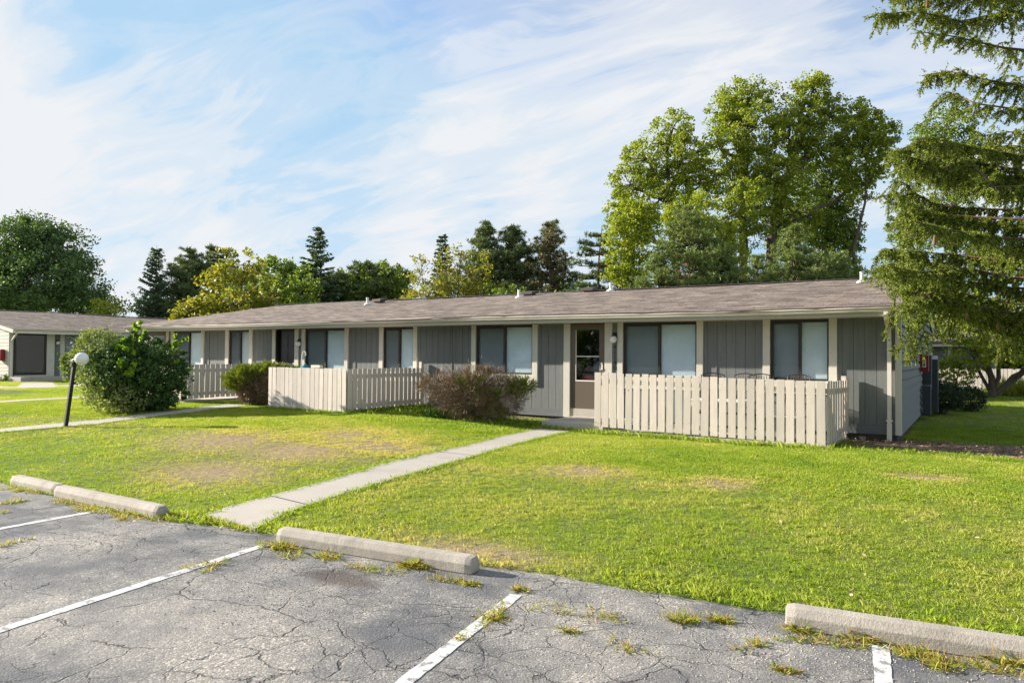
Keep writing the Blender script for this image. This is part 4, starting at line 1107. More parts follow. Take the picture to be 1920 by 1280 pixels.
conifer_pine('pine_tree', 'dark pine standing behind the yellow-green tree', tbase(402, 62), (667 - 474) / FPX * 62 + 1.5, [(.2, 3.0), (.5, 3.0), (.8, 2.0), (1, .7)], 7, group=GT, nl=.32, step=.42, per=7, dens=1.5, width=.03)
b = tbase(447, 44)
deciduous('yellow_tree', 'yellow-green open tree behind the left part of the roof', 'tree', b, [b, b + Vector((.1, 0, 2)), b + Vector((0, 0, 3.6)), b + Vector((.2, 0, 6))], .16,
  [LB(452, 500, 44, 38, 28, 38, 34), LB(420, 530, 44, 34, 28, 34, 34), LB(485, 535, 44, 30, 30, 34, 24), LB(445, 570, 43, 70, 25, 45, 60), LB(350, 582, 43, 24, 22, 26, 22), LB(393, 575, 43, 34, 24, 30, 36), LB(500, 580, 43, 30, 22, 30, 22), LB(425, 605, 42, 90, 16, 45, 50)],
  'leaf_yellow', leaf=.20, per=26, cr=.42, seed=8)
b = tbase(530, 50)
deciduous('young_tree', 'mid green broadleaf tree between the yellow-green tree and the spire-like spruce', 'tree', b, [b, b + Vector((0, 0, 3)), b + Vector((0, 0, 6))], .16,
  [LB(525, 505, 50, 34, 22, 34, 40), LB(510, 545, 50, 40, 30, 40, 60), LB(550, 555, 49, 40, 34, 40, 70), LB(500, 580, 49, 30, 24, 30, 30), LB(555, 520, 50, 24, 20, 24, 24)], 'leaf_green', leaf=.22, per=28, cr=.5, seed=9)
conifer_spruce('spruce_tree', 'tall spire-like dark spruce behind the roof', tbase(591, 50), (667 - 427) / FPX * 50 + 1.5, 2.7, 10, group=GT, z0=.2, droop=.2, dens=1.1)
deciduous('cedar_tree', 'feathery green cedar at the foot of the spire-like spruce', 'tree', tbase(555, 45), [tbase(555, 45), tbase(555, 45) + Vector((0, 0, 4.5))], .12, [LB(560, 555, 45, 34, 40, 34, 70), LB(548, 590, 45, 34, 18, 34, 30), LB(575, 520, 45, 16, 20, 20, 18)], 'leaf_green', leaf=.16, per=26, cr=.35, seed=11)
for i, (px, top, r, D, lb_) in enumerate(((640, 525, 2.6, 52, 'dark bushy pine just right of the spire-like spruce'), (690, 507, 3.0, 52, 'broad dark pine left of the pale vent pipe'), (735, 515, 2.2, 54, 'dark pine left of the yellow thicket'))):
    conifer_pine('pine_tree', lb_, tbase(px, D), (667 - top) / FPX * D + 1.6, [(.15, r), (.6, r), (.85, r * .75), (1, r * .3)], 20 + i, group=GT, nl=.3, step=.42, per=8, dens=1.6, width=.03)
for i, (px, top) in enumerate(((718, 488), (745, 493), (684, 496), (660, 520), (752, 520))):
    lbz = ['poplar sapling spire tallest of those over the dark pines', 'poplar sapling spire right of the tallest one', 'thin sapling spire above the broad dark pine', 'short sapling spire beside the spruce', 'short sapling spire next to the yellow thicket'][i]
    b = tbase(px, 50)
    deciduous('sapling', lbz, 'tree', b, [b, b + Vector((0, 0, 3)), W(px, top + 10, 50)], .06, [LB(px, top + 25, 50, 6, 24, 6, 12), LB(px + 3, top + 55, 50, 13, 22, 12, 22)], 'leaf_green', leaf=.2, per=16, cr=.28, seed=30 + i, group=GT)
b = tbase(850, 42)
deciduous('yellow_thicket', 'broad yellow-green thicket in autumn tint behind the ridge', 'thicket', b, [b, b + Vector((0, 0, 2)), b + Vector((.2, 0, 4))], .12,
  [LB(800, 560, 42, 50, 30, 45, 80), LB(850, 545, 42, 50, 35, 45, 110), LB(900, 555, 42, 46, 35, 45, 90), LB(790, 520, 42, 24, 34, 26, 26), LB(835, 500, 42, 22, 34, 24, 30), LB(865, 470, 42, 10, 20, 14, 8), LB(900, 505, 42, 22, 26, 26, 26), LB(760, 580, 42, 26, 24, 30, 30), LB(945, 570, 42, 30, 30, 30, 40), LB(850, 590, 41, 120, 20, 45, 120)], 'leaf_yellow', leaf=.13, per=22, cr=.32, seed=12)
b = tbase(930, 40)
deciduous('young_tree', 'low green broadleaf patch at the right foot of the yellow thicket', 'tree', b, [b, b + Vector((0, 0, 3))], .1, [LB(945, 565, 40, 40, 30, 34, 50), LB(985, 580, 40, 22, 18, 24, 20), LB(915, 590, 40, 30, 14, 24, 20)], 'leaf_green', leaf=.15, per=24, cr=.35, seed=13)
conifer_spruce('spruce_tree', 'dark narrow spruce tip rising out of the yellow thicket', tbase(828, 52), (667 - 443) / FPX * 52 + 1.5, 1.5, 14, group=GT, z0=.3)
conifer_pine('pine_tree', 'dense green pine right of the yellow thicket, leftmost of three', tbase(905, 50), (667 - 422) / FPX * 50 + 1.6, [(.25, 2.0), (.55, 2.0), (.8, 1.2), (1, .2)], 40, group=GT, nl=.26, step=.32, per=8, dens=1.7, width=.024, lift=.5)
conifer_pine('pine_tree', 'dense green pine in the middle of three behind the ridge', tbase(963, 50), (667 - 431) / FPX * 50 + 1.6, [(.2, 1.5), (.55, 1.9), (.8, 1.4), (1, .3)], 41, group=GT, nl=.26, step=.32, per=8, dens=1.7, width=.024, lift=.5)
conifer_pine('pine_tree', 'thin brownish pine with visible trunk, rightmost of three', tbase(1030, 48), (667 - 420) / FPX * 48 + 1.6, [(.15, 1.5), (.5, 1.9), (.8, 1.2), (1, .3)], 42, mat='needle_brown', group=GT, nl=.24, step=.46, per=6, dens=1.1, width=.022)
conifer_pine('pine_tree', 'green top of a pine crossing the thin brownish one', tbase(1033, 49.5), (667 - 418) / FPX * 49.5 + 1.6, [(.45, 1.6), (.7, 1.5), (.85, 1.0), (1, .3)], 43, group=GT, nl=.24, step=.36, per=6, dens=1.4, width=.022)
conifer_pine('pine_tree', 'wide flat-limbed pine at the left flank of the cottonwoods', tbase(1125, 46), (667 - 425) / FPX * 46 + 1.6, [(.25, 2.4), (.5, 2.1), (.8, 1.6), (1, .4)], 44, group=GT, nl=.24, step=.62, per=6, dens=1.6, width=.022, lift=.1)
conifer_pine('pine_tree', 'taller dark pine half hidden by the cottonwood edge', tbase(1165, 50), (667 - 350) / FPX * 50 + 1.6, [(.3, 2.4), (.6, 2.0), (.85, 1.2), (1, .3)], 45, group=GT, nl=.24, step=.6, per=6, dens=1.6, width=.022, lift=.1)
# cottonwoods
D = 46; GC = 'tall cottonwood trees'
b = tbase(1290, D)
deciduous('cottonwood_tree', 'left tall cottonwood with branches leaning out over the pines', 'tree', b, [b, b + Vector((0, 0, 4)), W(1262, 480, D), W(1255, 380, D), W(1250, 280, D)], .34,
  [LB(1262, 240, D, 34, 34, 40, 26), LB(1215, 300, D, 45, 40, 50, 44), LB(1275, 300, D, 45, 50, 50, 50), LB(1180, 345, D, 40, 34, 40, 34), LB(1240, 370, D, 60, 40, 55, 62), LB(1310, 350, D, 34, 50, 45, 40), LB(1165, 395, D, 28, 24, 30, 20), LB(1205, 425, D, 44, 24, 40, 28), LB(1290, 420, D, 34, 34, 40, 30)],
  'leaf_cottonwood', leaf=.14, per=54, cr=.40, dense=1.75, minbr=.2, seed=50, group=GC)
b = tbase(1395, D + 2)
deciduous('cottonwood_tree', 'second tall cottonwood from the left with a yellowing top', 'tree', b, [b, b + Vector((0, 0, 4)), W(1392, 400, D + 2), W(1400, 300, D + 2), W(1405, 200, D + 2)], .36,
  [LB(1385, 180, D + 2, 30, 30, 36, 26), LB(1425, 175, D + 2, 26, 26, 34, 20), LB(1365, 215, D + 2, 36, 30, 40, 34), LB(1400, 240, D + 1, 55, 45, 50, 66), LB(1350, 280, D + 1, 40, 40, 45, 40), LB(1420, 310, D + 1, 46, 45, 50, 50), LB(1375, 350, D + 1, 46, 44, 50, 50), LB(1400, 410, D, 44, 44, 44, 46), LB(1350, 440, D, 30, 34, 36, 24)],
  'leaf_cottonwood', leaf=.14, per=54, cr=.40, dense=1.75, minbr=.2, seed=51, group=GC)
b = tbase(1440, D + 1)
deciduous('cottonwood_tree', 'tallest cottonwood with a thick pale trunk', 'tree', b, [b, b + Vector((.1, 0, 4)), W(1448, 430, D + 1), W(1480, 330, D + 1), W(1520, 200, D + 1)], .5,
  [LB(1525, 165, D + 1, 32, 26, 40, 28), LB(1500, 210, D + 1, 46, 34, 50, 44), LB(1555, 215, D + 1, 34, 34, 40, 32), LB(1480, 260, D + 1, 44, 36, 50, 46), LB(1535, 280, D + 1, 50, 40, 50, 54), LB(1470, 330, D, 44, 36, 50, 40), LB(1450, 375, D, 34, 40, 44, 34), LB(1490, 400, D + 1, 44, 40, 50, 44), LB(1600, 350, D + 1, 30, 40, 40, 26), LB(1462, 450, D + 2, 24, 26, 34, 14)],
  'leaf_cottonwood', leaf=.14, per=54, cr=.40, dense=1.75, minbr=.2, seed=52, group=GC)
b = tbase(1545, D + 3)
deciduous('cottonwood_tree', 'dark shaded cottonwood right of the tallest one', 'tree', b, [b, b + Vector((0, 0, 4)), W(1548, 430, D + 3), W(1560, 330, D + 3)], .4,
  [LB(1540, 340, D + 3, 55, 44, 55, 70), LB(1520, 400, D + 3, 60, 44, 55, 80), LB(1570, 420, D + 3, 44, 44, 50, 60), LB(1595, 310, D + 3, 34, 44, 40, 36), LB(1535, 460, D + 3, 56, 34, 50, 54), LB(1590, 450, D + 3, 26, 44, 40, 30)],
  'leaf_green', leaf=.14, per=54, cr=.40, dense=1.75, minbr=.2, seed=53, group=GC)
b = tbase(1612, D)
deciduous('cottonwood_tree', 'slender cottonwood with long bare stems left of the front spruce', 'tree', b, [b, b + Vector((.1, 0, 3)), W(1600, 470, D), W(1622, 380, D), W(1625, 300, D)], .16,
  [LB(1615, 215, D, 30, 22, 34, 22), LB(1640, 245, D, 36, 26, 40, 30), LB(1610, 260, D, 34, 34, 40, 34), LB(1660, 290, D, 34, 34, 40, 30), LB(1630, 320, D, 26, 26, 34, 18), LB(1590, 510, D, 26, 24, 34, 20)],
  'leaf_cottonwood', leaf=.155, per=44, cr=.40, dense=1.8, minbr=.2, seed=54, group=GC)
b = tbase(1790, D + 4)
deciduous('cottonwood_tree', 'cottonwood mass seen through the front spruce boughs', 'tree', b, [b, b + Vector((0, 0, 5)), W(1790, 380, D + 4)], .4,
  [LB(1770, 240, D + 4, 50, 34, 50, 50), LB(1820, 290, D + 4, 46, 40, 50, 44), LB(1740, 300, D + 4, 44, 40, 50, 44), LB(1760, 400, D + 4, 60, 50, 60, 70), LB(1700, 440, D + 4, 34, 50, 50, 40), LB(1720, 520, D + 4, 60, 40, 60, 60), LB(1820, 450, D + 4, 40, 50, 50, 40)],
  'leaf_green', leaf=.15, per=50, cr=.42, dense=1.6, minbr=.2, seed=55, group=GC)
b = tbase(1185, 40)
deciduous('young_tree', 'bright yellow-green tree below the left cottonwood', 'tree', b, [b, b + Vector((0, 0, 3)), W(1190, 450, 40)], .16,
  [LB(1190, 400, 40, 38, 26, 36, 36), LB(1165, 440, 40, 30, 34, 34, 34), LB(1200, 455, 40, 30, 40, 36, 36), LB(1160, 500, 40, 30, 30, 30, 26), LB(1185, 520, 40, 30, 22, 30, 24)], 'leaf_lime', leaf=.14, per=36, cr=.34, dense=1.7, minbr=.2, seed=56)
b = tbase(1345, 41)
deciduous('young_tree', 'bright green broadleaf tree between the soft pines', 'tree', b, [b, b + Vector((0, 0, 3)), W(1345, 430, 41)], .16,
  [LB(1300, 400, 41, 50, 34, 44, 44), LB(1345, 450, 41, 36, 40, 40, 40), LB(1400, 370, 43, 34, 40, 40, 30), LB(1370, 480, 41, 30, 34, 36, 26)], 'leaf_lime', leaf=.14, per=36, cr=.34, dense=1.7, minbr=.2, seed=57)
# soft pines in front
for i, (px, top, D_, prof, lb_) in enumerate(((1288, 392, 34, [(.12, 1.9), (.35, 2.3), (.6, 1.8), (.85, 1.0), (1, .2)], 'soft light green pine nearest behind the ridge, tallest of its row'),
      (1232, 470, 33, [(.12, 1.2), (.5, 1.4), (.8, .9), (1, .2)], 'short soft pine left of the tallest soft pine'),
      (1352, 445, 34, [(.12, 1.4), (.5, 1.6), (.8, 1.0), (1, .2)], 'soft pine right of the tallest soft pine'),
      (1495, 420, 36, [(.12, 2.6), (.45, 2.4), (.75, 1.4), (1, .2)], 'broad soft pine before the dark cottonwood'),
      (1425, 478, 35, [(.12, 1.5), (.5, 1.5), (.8, .9), (1, .2)], 'short soft pine below the tallest cottonwood trunk'),
      (1570, 470, 37, [(.12, 1.8), (.5, 1.7), (.8, 1.0), (1, .3)], 'soft pine left of the bare cottonwood stems'))):
    conifer_pine('pine_tree', lb_, tbase(px, D_), (667 - top) / FPX * D_ + 1.6, prof, 60 + i, mat='needle_pine_light', group='soft light green pines', nl=.17, step=.22, per=8, dens=2.0, tuft=14, width=.014, lift=.45)
# low screen of shrubs behind the ridge (fills gaps low down)
b = tbase(480, 56); deciduous('background_tree', 'mid green tree filling the gap right behind the yellow-green tree', 'tree', b, [b, b + Vector((0, 0, 3))], .12, [LB(478, 545, 56, 60, 34, 50, 90), LB(590, 570, 56, 80, 26, 50, 70)], 'leaf_green', leaf=.2, per=26, cr=.45, seed=76)
b = tbase(655, 56); deciduous('background_tree', 'mid green tree filling the band right of the spire-like spruce', 'tree', b, [b, b + Vector((0, 0, 3))], .12, [LB(650, 545, 56, 60, 30, 50, 90), LB(720, 540, 56, 50, 34, 50, 70)], 'leaf_green', leaf=.2, per=26, cr=.45, seed=77)
b = tbase(1010, 54); deciduous('background_tree', 'mid green tree low between the three pines and the wide flat-limbed pine', 'tree', b, [b, b + Vector((0, 0, 2))], .12, [LB(1000, 565, 54, 60, 26, 50, 70), LB(1085, 580, 54, 40, 14, 40, 30)], 'leaf_green', leaf=.2, per=26, cr=.45, seed=78)
for i, (px, D_, w_, t_, mt) in enumerate(((1090, 44, 60, 575, 'leaf_maple'), (620, 55, 90, 560, 'leaf_maple'), (320, 62, 110, 570, 'leaf_maple'))):
    b = tbase(px, D_)
    deciduous('background_shrub', ['dark low shrub under the wide flat-limbed pine', 'dark undergrowth tree between spruce and ridge', 'dark undergrowth tree below the left pines'][i], 'shrub', b, [b, b + Vector((0, 0, 2))], .1, [LB(px, t_, D_, w_, 26, 50, 90)], mt, leaf=.2, per=26, cr=.5, seed=70 + i)

# multi-stem tree at the right with dappled crown
b = G(1862, 744)
r_ = deciduous('multi_stem_tree', 'small multi-stemmed tree with slanting trunks at the right of the rear lawn', 'tree', b, [b, b + Vector((-.05, .1, .8)), b + Vector((-.3, .1, 1.8)), b + Vector((-.5, .1, 3.0))], .17,
  [LB(1830, 600, 30, 60, 40, 60, 60), LB(1900, 590, 30, 60, 45, 60, 60), LB(1800, 560, 30, 50, 34, 60, 44), LB(1880, 660, 30, 50, 26, 50, 44), LB(1960, 640, 30, 50, 50, 60, 50), LB(1830, 660, 30.5, 40, 30, 50, 36), LB(1775, 610, 30, 34, 26, 45, 22)],
  'leaf_lime', leaf=.11, per=36, cr=.32, seed=80, bark='bark')
tb = MB(); rg = np.random.default_rng(4)
for e, r0 in (((1.4, .2, 1.6), .12), ((2.2, .3, 2.2), .10), ((.35, .3, 2.4), .11), ((-.9, 0, 2.2), .08), ((-.2, -.4, 2.5), .07)): limb(tb, (0, 0, .05), e, r0, r0 * .5, rg, k=6)
tb.build('side_stem', 'bark', r_, smooth=True)
GH = 'clipped dark hedges by the gable'
shrub('hedge_bush', 'dark clipped hedge bush beside the utility boxes', [((W(1768, 742, 21.5)), (.55, .6, .40)), ((W(1760, 745, 21.8)), (.42, .5, .38))], 'hedge', leaf=.035, n=16000, seed=90, cat='bush', shell=.82, group=GH)
shrub('hedge_bush', 'smaller dark clipped bush right of the bigger one', [((W(1815, 748, 22.8)), (.50, .5, .36))], 'hedge', leaf=.035, n=11000, seed=91, cat='bush', shell=.82, group=GH)
shrub('round_bush', 'sunlit rounded green bush before the distant pale fence', [((W(1787, 700, 32)), (.85, .8, .62)), ((W(1790, 678, 32)), (.45, .5, .4)), ((W(1768, 715, 32)), (.4, .4, .35))], 'leaf_lime', leaf=.08, n=5000, seed=92, cat='bush', shell=.7)
# ornamental grass
gp = G(1905, 742); rg = np.random.default_rng(3); n = 900
root = empty('ornamental_grass', gp); tag(root, 'yellow ornamental grass clump at the right edge beyond the shaded lawn', 'grass clump')
P = np.concatenate([rg.normal(size=(n, 2)) * [.45, .35], np.zeros((n, 1))], 1); Dr = np.concatenate([rg.normal(size=(n, 2)) * .5, np.ones((n, 1))], 1)
npmesh('blades', strips(P, Dr, rg.uniform(.5, 1.05, (n, 1)), .035, rg, .5), 5, 'ornamental', root)

# bushes near the facade ------------------------------------------------------
bb = G(258, 768); D_ = 19.0
root = shrub('leafy_bush', 'big mixed leafy bush in front of the grey fence', [LB(275, 705, D_, 62, 56, 60)[:2], LB(300, 690, D_ + .3, 44, 42, 55)[:2], LB(240, 700, D_ - .2, 50, 58, 55)[:2], LB(215, 690, D_, 44, 48, 50)[:2], LB(270, 650, D_ + .2, 40, 22, 45)[:2], LB(285, 735, D_ - .1, 60, 34, 55)[:2]], 'leaf_bush', leaf=.075, n=26000, seed=100, cat='bush', shell=.74, base=bb)
rg = np.random.default_rng(5)
def extra_leaves(root, lobes, mat, leaf, n, name, shell=.6, seed=1, droop=0):
    rg = np.random.default_rng(seed); c0 = Vector(root.location); P = []
    tot = sum(l[1][0] * l[1][2] for l in lobes)
    for l in lobes: 
        m = int(n * l[1][0] * l[1][2] / tot); k = max(3, m // 14); q = rnd_ell(k, rg, shell) * (1 + rg.normal(size=(k, 1)) * .12) * np.array(l[1]) * 1.05 + np.array(Vector(l[0]) - c0)
        P.append((q[:, None] + rg.normal(size=(k, 14, 3)) * min(l[1]) * .13).reshape(-1, 3))
    P = np.concatenate(P); P = P[P[:, 2] > 0]; return npmesh(name, leaf_quads(P, leaf, .6, .3, rg, droop), 4, mat, root)
o = extra_leaves(root, [LB(190, 680, D_, 40, 55, 45)[:2], LB(205, 730, D_ - .5, 46, 40, 40)[:2], LB(180, 650, D_, 26, 30, 30)[:2], LB(240, 745, D_ - .6, 40, 24, 30)[:2]], 'leaf_bush_pale', .065, 9000, 'pale_foliage', seed=6); o['label'] = 'paler silvery leaves on the left side'
o = extra_leaves(root, [LB(262, 612, D_, 12, 26, 12)[:2], LB(255, 645, D_, 40, 16, 30)[:2], LB(232, 660, D_ - .5, 26, 14, 20)[:2], LB(335, 655, D_, 9, 26, 9)[:2], LB(343, 640, D_, 7, 18, 7)[:2], LB(240, 690, D_ - .9, 24, 22, 14)[:2]], 'leaf_bright', .12, 900, 'bright_shoots', shell=.1, seed=7); o['label'] = 'bright yellow-green shoots sticking out of the top'
tb = MB()
for (a, e) in (((265, 660), (262, 595)), ((320, 690), (345, 628)), ((190, 660), (178, 612)), ((205, 640), (200, 610)), ((240, 650), (270, 600))): limb(tb, W(*a, D_) - bb, W(*e, D_) - bb, .012, .004, rg)
tb.build('shoot_stems', 'bark', root)
# small bush by left building
shrub('feathery_bush', 'feathery green bush under the window of the far left building', [LB(145, 690, 33, 26, 26, 26)[:2], LB(130, 672, 33, 18, 14, 20)[:2], LB(160, 665, 33, 20, 20, 22)[:2]], 'leaf_green', leaf=.10, n=3500, seed=101, cat='bush', shell=.4)
shrub('feathery_bush', 'low green plant at the foot of the pale gable, left edge', [LB(2, 706, 36, 16, 10, 12)[:2]], 'leaf_green', leaf=.10, n=500, seed=102, cat='bush', shell=.4)
# clipped juniper: sprays
def sprays(root, lobes, mat, n, ln, wd, name, seed, updir=.7, shell=.7, jit=.09, spread=.14):
    rg = np.random.default_rng(seed); c0 = Vector(root.location); V = []
    tot = sum(l[1][0] * l[1][2] for l in lobes)
    for l in lobes:
        m = int(n * l[1][0] * l[1][2] / tot); k = max(5, m // 40); q = rnd_ell(k, rg, shell); q = q * (1 + rg.normal(size=(k, 1)) * jit); q = np.repeat(q, 40, 0); m = len(q); P = q * np.array(l[1]) + rg.normal(size=(m, 3)) * min(l[1]) * spread + np.array(Vector(l[0]) - c0)
        Dd = q + rg.normal(size=(m, 3)) * .35; Dd[:, 2] += updir; ok = P[:, 2] > .0; V.append(strips(P[ok], Dd[ok], ln * rg.uniform(.6, 1.3, (ok.sum(), 1)), wd, rg, .5))
    return npmesh(name, np.concatenate(V), 5, mat, root)
D_ = 20.5; jb = G(488, 757); root = empty('juniper_bush', jb); tag(root, 'mushroom shaped juniper with green top left of the middle fence', 'bush')
jl = [LB(466, 710, D_, 36, 22, 34)[:2], LB(505, 703, D_, 40, 18, 36)[:2], LB(447, 714, D_, 20, 16, 24)[:2], LB(535, 698, D_ + .4, 26, 9, 26)[:2], LB(490, 700, D_, 34, 12, 30)[:2]]
sprays(root, jl, 'juniper', 22000, .12, .016, 'green_sprays', 1, .5, .75, .07, .12)
o = sprays(root, [LB(485, 733, D_ - .1, 36, 22, 34)[:2], LB(512, 728, D_ - .3, 34, 26, 30)[:2]], 'twig_brown', 22000, .09, .011, 'dead_underside', 2, .2); o['label'] = 'brown dead underside facing the path'
tb = MB(); 
for k in range(16):
    a = k * .8; tb_ = limb(tb, (0.04 * math.cos(a), .04 * math.sin(a), 0), (.55 * math.cos(a), .45 * math.sin(a), .45 + .3 * rg.random()), .025, .01, rg)
tb.build('stems', 'bark', root)
# brown dying shrub
D_ = 16.9; sb = G(885, 783); root = empty('brown_shrub', sb); tag(root, 'half dead brown twiggy shrub with a few green shoots below the window', 'shrub')
sl = [LB(870, 735, D_, 62, 38, 45)[:2], LB(920, 725, D_ + .1, 46, 32, 44)[:2], LB(825, 725, D_, 44, 22, 34)[:2], LB(890, 760, D_, 60, 26, 40)[:2], LB(945, 745, D_ + .1, 34, 34, 36)[:2], LB(900, 706, D_, 50, 14, 36)[:2]]
sprays(root, sl, 'twig_brown', 26000, .10, .0075, 'dead_twigs', 3, .35, .5, .10, .2)
tb = MB(); rg = np.random.default_rng(9)
for k in range(70):
    l = sl[k % len(sl)]; d = Vector(rg.normal(size=3)); d.z = abs(d.z) * .6; d.normalize(); e = Vector(l[0]) - sb + Vector((d.x * l[1][0], d.y * l[1][1], d.z * l[1][2])) * .95
    pts = limb(tb, (e.x * .12, e.y * .12, 0), e, .014, .004, rg, k=6, wob=.18)
    for q in range(3): a = pts[3 + q]; limb(tb, a, a + Vector(rg.normal(size=3)) * .16, .005, .002, rg, k=3)
tb.build('branches', 'bark_pine', root)
o = sprays(root, [LB(975, 727, D_, 22, 12, 18)[:2], LB(985, 722, D_, 14, 8, 12)[:2]], 'juniper', 1100, .12, .02, 'green_shoot', 5, .5, .1, .3, .5); o['label'] = 'bright green shoot on the right'
o = sprays(root, [LB(920, 742, D_ - .3, 24, 14, 14)[:2], LB(880, 715, D_ - .3, 34, 8, 14)[:2], LB(930, 770, D_ - .3, 14, 12, 14)[:2]], 'juniper', 2600, .08, .014, 'green_patches', 6, .3, .3)

# ------------------------------------------------------------------ foreground spruce boughs
DS = 10.5
tp = W(2130, 640, DS + .6); tp = Vector((tp.x, tp.y, zg(tp.x, tp.y)))
fs = empty('front_spruce', tp); tag(fs, 'large drooping spruce whose boughs hang in at the right edge', 'tree')
rg = np.random.default_rng(21)
tb = MB().tube([(0, 0, -.2), (.05, 0, 4), (.1, .1, 8), (.1, .1, 12.5)], [.30, .24, .15, .03], 12)
limbs = [  # pixel polylines and depth offsets of the main boughs
 ([(2130, 60), (2000, 62), (1900, 36), (1800, 26), (1720, 22), (1650, 34)], 0, .55, 1.0),
 ([(2130, 20), (2000, 10), (1900, -6), (1830, -14), (1760, -10), (1690, 10)], .4, .45, 1.0),
 ([(2130, 90), (1980, 92), (1880, 70), (1790, 58), (1730, 70)], -.3, .5, .8),
 ([(2130, 150), (2000, 172), (1920, 168), (1850, 150), (1790, 136), (1742, 132)], .1, .5, 1.0),
 ([(2130, 200), (2000, 205), (1900, 200), (1830, 190), (1780, 180)], -.4, .5, .8),
 ([(2130, 300), (2000, 300), (1900, 292), (1810, 270), (1740, 262), (1690, 278)], 0, .6, 1.1),
 ([(2130, 260), (2000, 262), (1900, 250), (1850, 246)], .5, .5, .8),
 ([(2130, 360), (2000, 345), (1900, 340), (1800, 330), (1720, 300), (1680, 290)], -.4, .7, 1.1),
 ([(2130, 330), (1980, 340), (1880, 320), (1790, 300), (1740, 310)], .4, .6, 1.1),
 ([(2130, 400), (2000, 412), (1900, 400), (1810, 390), (1740, 386), (1695, 350)], .2, .7, 1.2),
 ([(2130, 420), (1980, 430), (1880, 420), (1780, 404), (1700, 400)], -.3, .6, 1.1),
 ([(2130, 470), (2000, 490), (1900, 490), (1800, 480), (1720, 470), (1660, 462)], .1, .7, 1.2),
 ([(2130, 500), (2000, 520), (1900, 520), (1810, 510), (1730, 500), (1660, 490)], -.5, .7, 1.2),
 ([(2130, 540), (2000, 560), (1900, 560), (1800, 545), (1730, 530), (1680, 540)], .3, .7, 1.2),
 ([(2130, 560), (1990, 580), (1900, 580), (1820, 570), (1750, 560), (1700, 575)], -.2, .6, 1.0),
 ([(2130, 440), (1980, 460), (1900, 470), (1850, 465)], .6, .6, 1.1),
 ([(2130, 590), (2000, 600), (1930, 596), (1870, 590)], .5, .5, .9),
]
TW = []; TD = []; TL = []; cones = []
for k_, (pl, dz, hang, dens) in enumerate(list(limbs)):
    limbs[k_] = ([(x, y + (i > 0) * rg.normal() * 9) for i, (x, y) in enumerate(pl)], dz + rg.normal() * .25, hang, dens)
for (pl, dz, hang, dens) in list(limbs)[5:]:
    limbs.append(([(x + rg.uniform(-20, 30) * (i > 0), y + 22 + rg.uniform(-8, 8)) for i, (x, y) in enumerate(pl)], dz + rg.choice([-1, 1]) * rg.uniform(.4, .9), hang, dens))
for (pl, dz, hang, dens) in limbs:
    pts = [W(px, py, DS + dz + .35 * math.sin(i * 1.3 + dz * 7)) - tp for i, (px, py) in enumerate(pl)]
    fine = resample([tuple(p) for p in pts], 30); fine = [Vector(p) for p in fine]
    tb.tube(fine, [.022 * (1 - i / 31) + .005 for i in range(30)], 6, cap=False); ph1, ph2 = rg.uniform(0, 6, 2)
    for i in range(4, 30):
        p = fine[i]; d = (fine[min(29, i + 1)] - fine[i - 1]).normalized(); side = d.cross(Z).normalized(); fall = 1 - i / 34
        for s in (-1, 1):
            for rep in range(2 if dens > .9 else 1):
                # secondary branchlet: out sideways then hanging
                cl_ = .5 + .5 * math.sin(i * .62 + ph1) * math.sin(i * .27 + ph2); Ls = .12 + (.46 * cl_ + .12) * rg.random() * (.6 + .4 * fall); q0 = p + d * rg.uniform(-.06, .06)
                dir_ = (side * s * rg.uniform(.1, 1) + d * rg.uniform(-.1, .8) + Vector((0, 0, rg.uniform(-.6, .25)))).normalized()
                ns = max(3, int(Ls / .07)); sp = [q0]
                for k in range(ns):
                    dir_ = (dir_ + Vector((0, 0, -.16 - hang * .45 * rg.random())) + Vector(rg.normal(size=3)) * .1).normalized(); sp.append(sp[-1] + dir_ * (Ls / ns))
                tb.tube(sp, [.006 - .004 * k / ns for k in range(ns + 1)], 3, cap=False)
                for k in range(ns):
                    TW.append(sp[k]); TD.append(sp[k + 1] - sp[k]); TL.append(Ls / ns * 1.15)
                    for s2 in (-1, 1, 1, -1):
                        if rg.random() < .7:
                            dd = (dir_ * .7 + side * s2 * rg.uniform(.2, .8) + Vector(rg.normal(size=3)) * .3 + Vector((0, 0, rg.uniform(-hang * 1.1, .15)))).normalized()
                            TW.append(sp[k]); TD.append(dd); TL.append(rg.uniform(.06, .15))
                if rg.random() < .012: cones.append(sp[-1])
    # tip
    for k in range(8):
        TW.append(fine[-1 - k // 2]); TD.append((fine[-1] - fine[-3]).normalized() + Vector(rg.normal(size=3)) * .5); TL.append(.16)
# the low hanging fringe over the gable corner
for (px, py, ln, dd) in ((1695, 610, .5, 0), (1712, 600, .62, .1), (1730, 590, .55, 0), (1748, 575, .5, .1), (1690, 560, .6, 0), (1765, 590, .35, 0), (1720, 640, .35, 0), (1735, 620, .3, .1), (1705, 655, .22, 0), (1790, 600, .3, 0), (1860, 600, .35, .1), (1885, 640, .3, 0), (1900, 600, .5, 0), (1835, 620, .35, 0), (1820, 600, .3, 0)):
    c = W(px, py, DS + dd) - tp
    for r3 in range(3):
        sp = [c + Vector(rg.normal(size=3)) * .05]; dir_ = Vector((-.2, 0, -1)).normalized() if px < 1740 else Vector((rg.uniform(-.3, .3), 0, -1)).normalized()
        for k in range(int(ln / .06)):
            dir_ = (dir_ + Vector(rg.normal(size=3)) * .16 + Vector((0, 0, -.1))).normalized(); sp.append(sp[-1] + dir_ * .06)
            TW.append(sp[-2]); TD.append(dir_); TL.append(.075)
            if rg.random() < .6: TW.append(sp[-2]); TD.append(Vector(rg.normal(size=3)) * .6 + dir_); TL.append(.09)
        tb.tube(sp, .004, 3, cap=False)
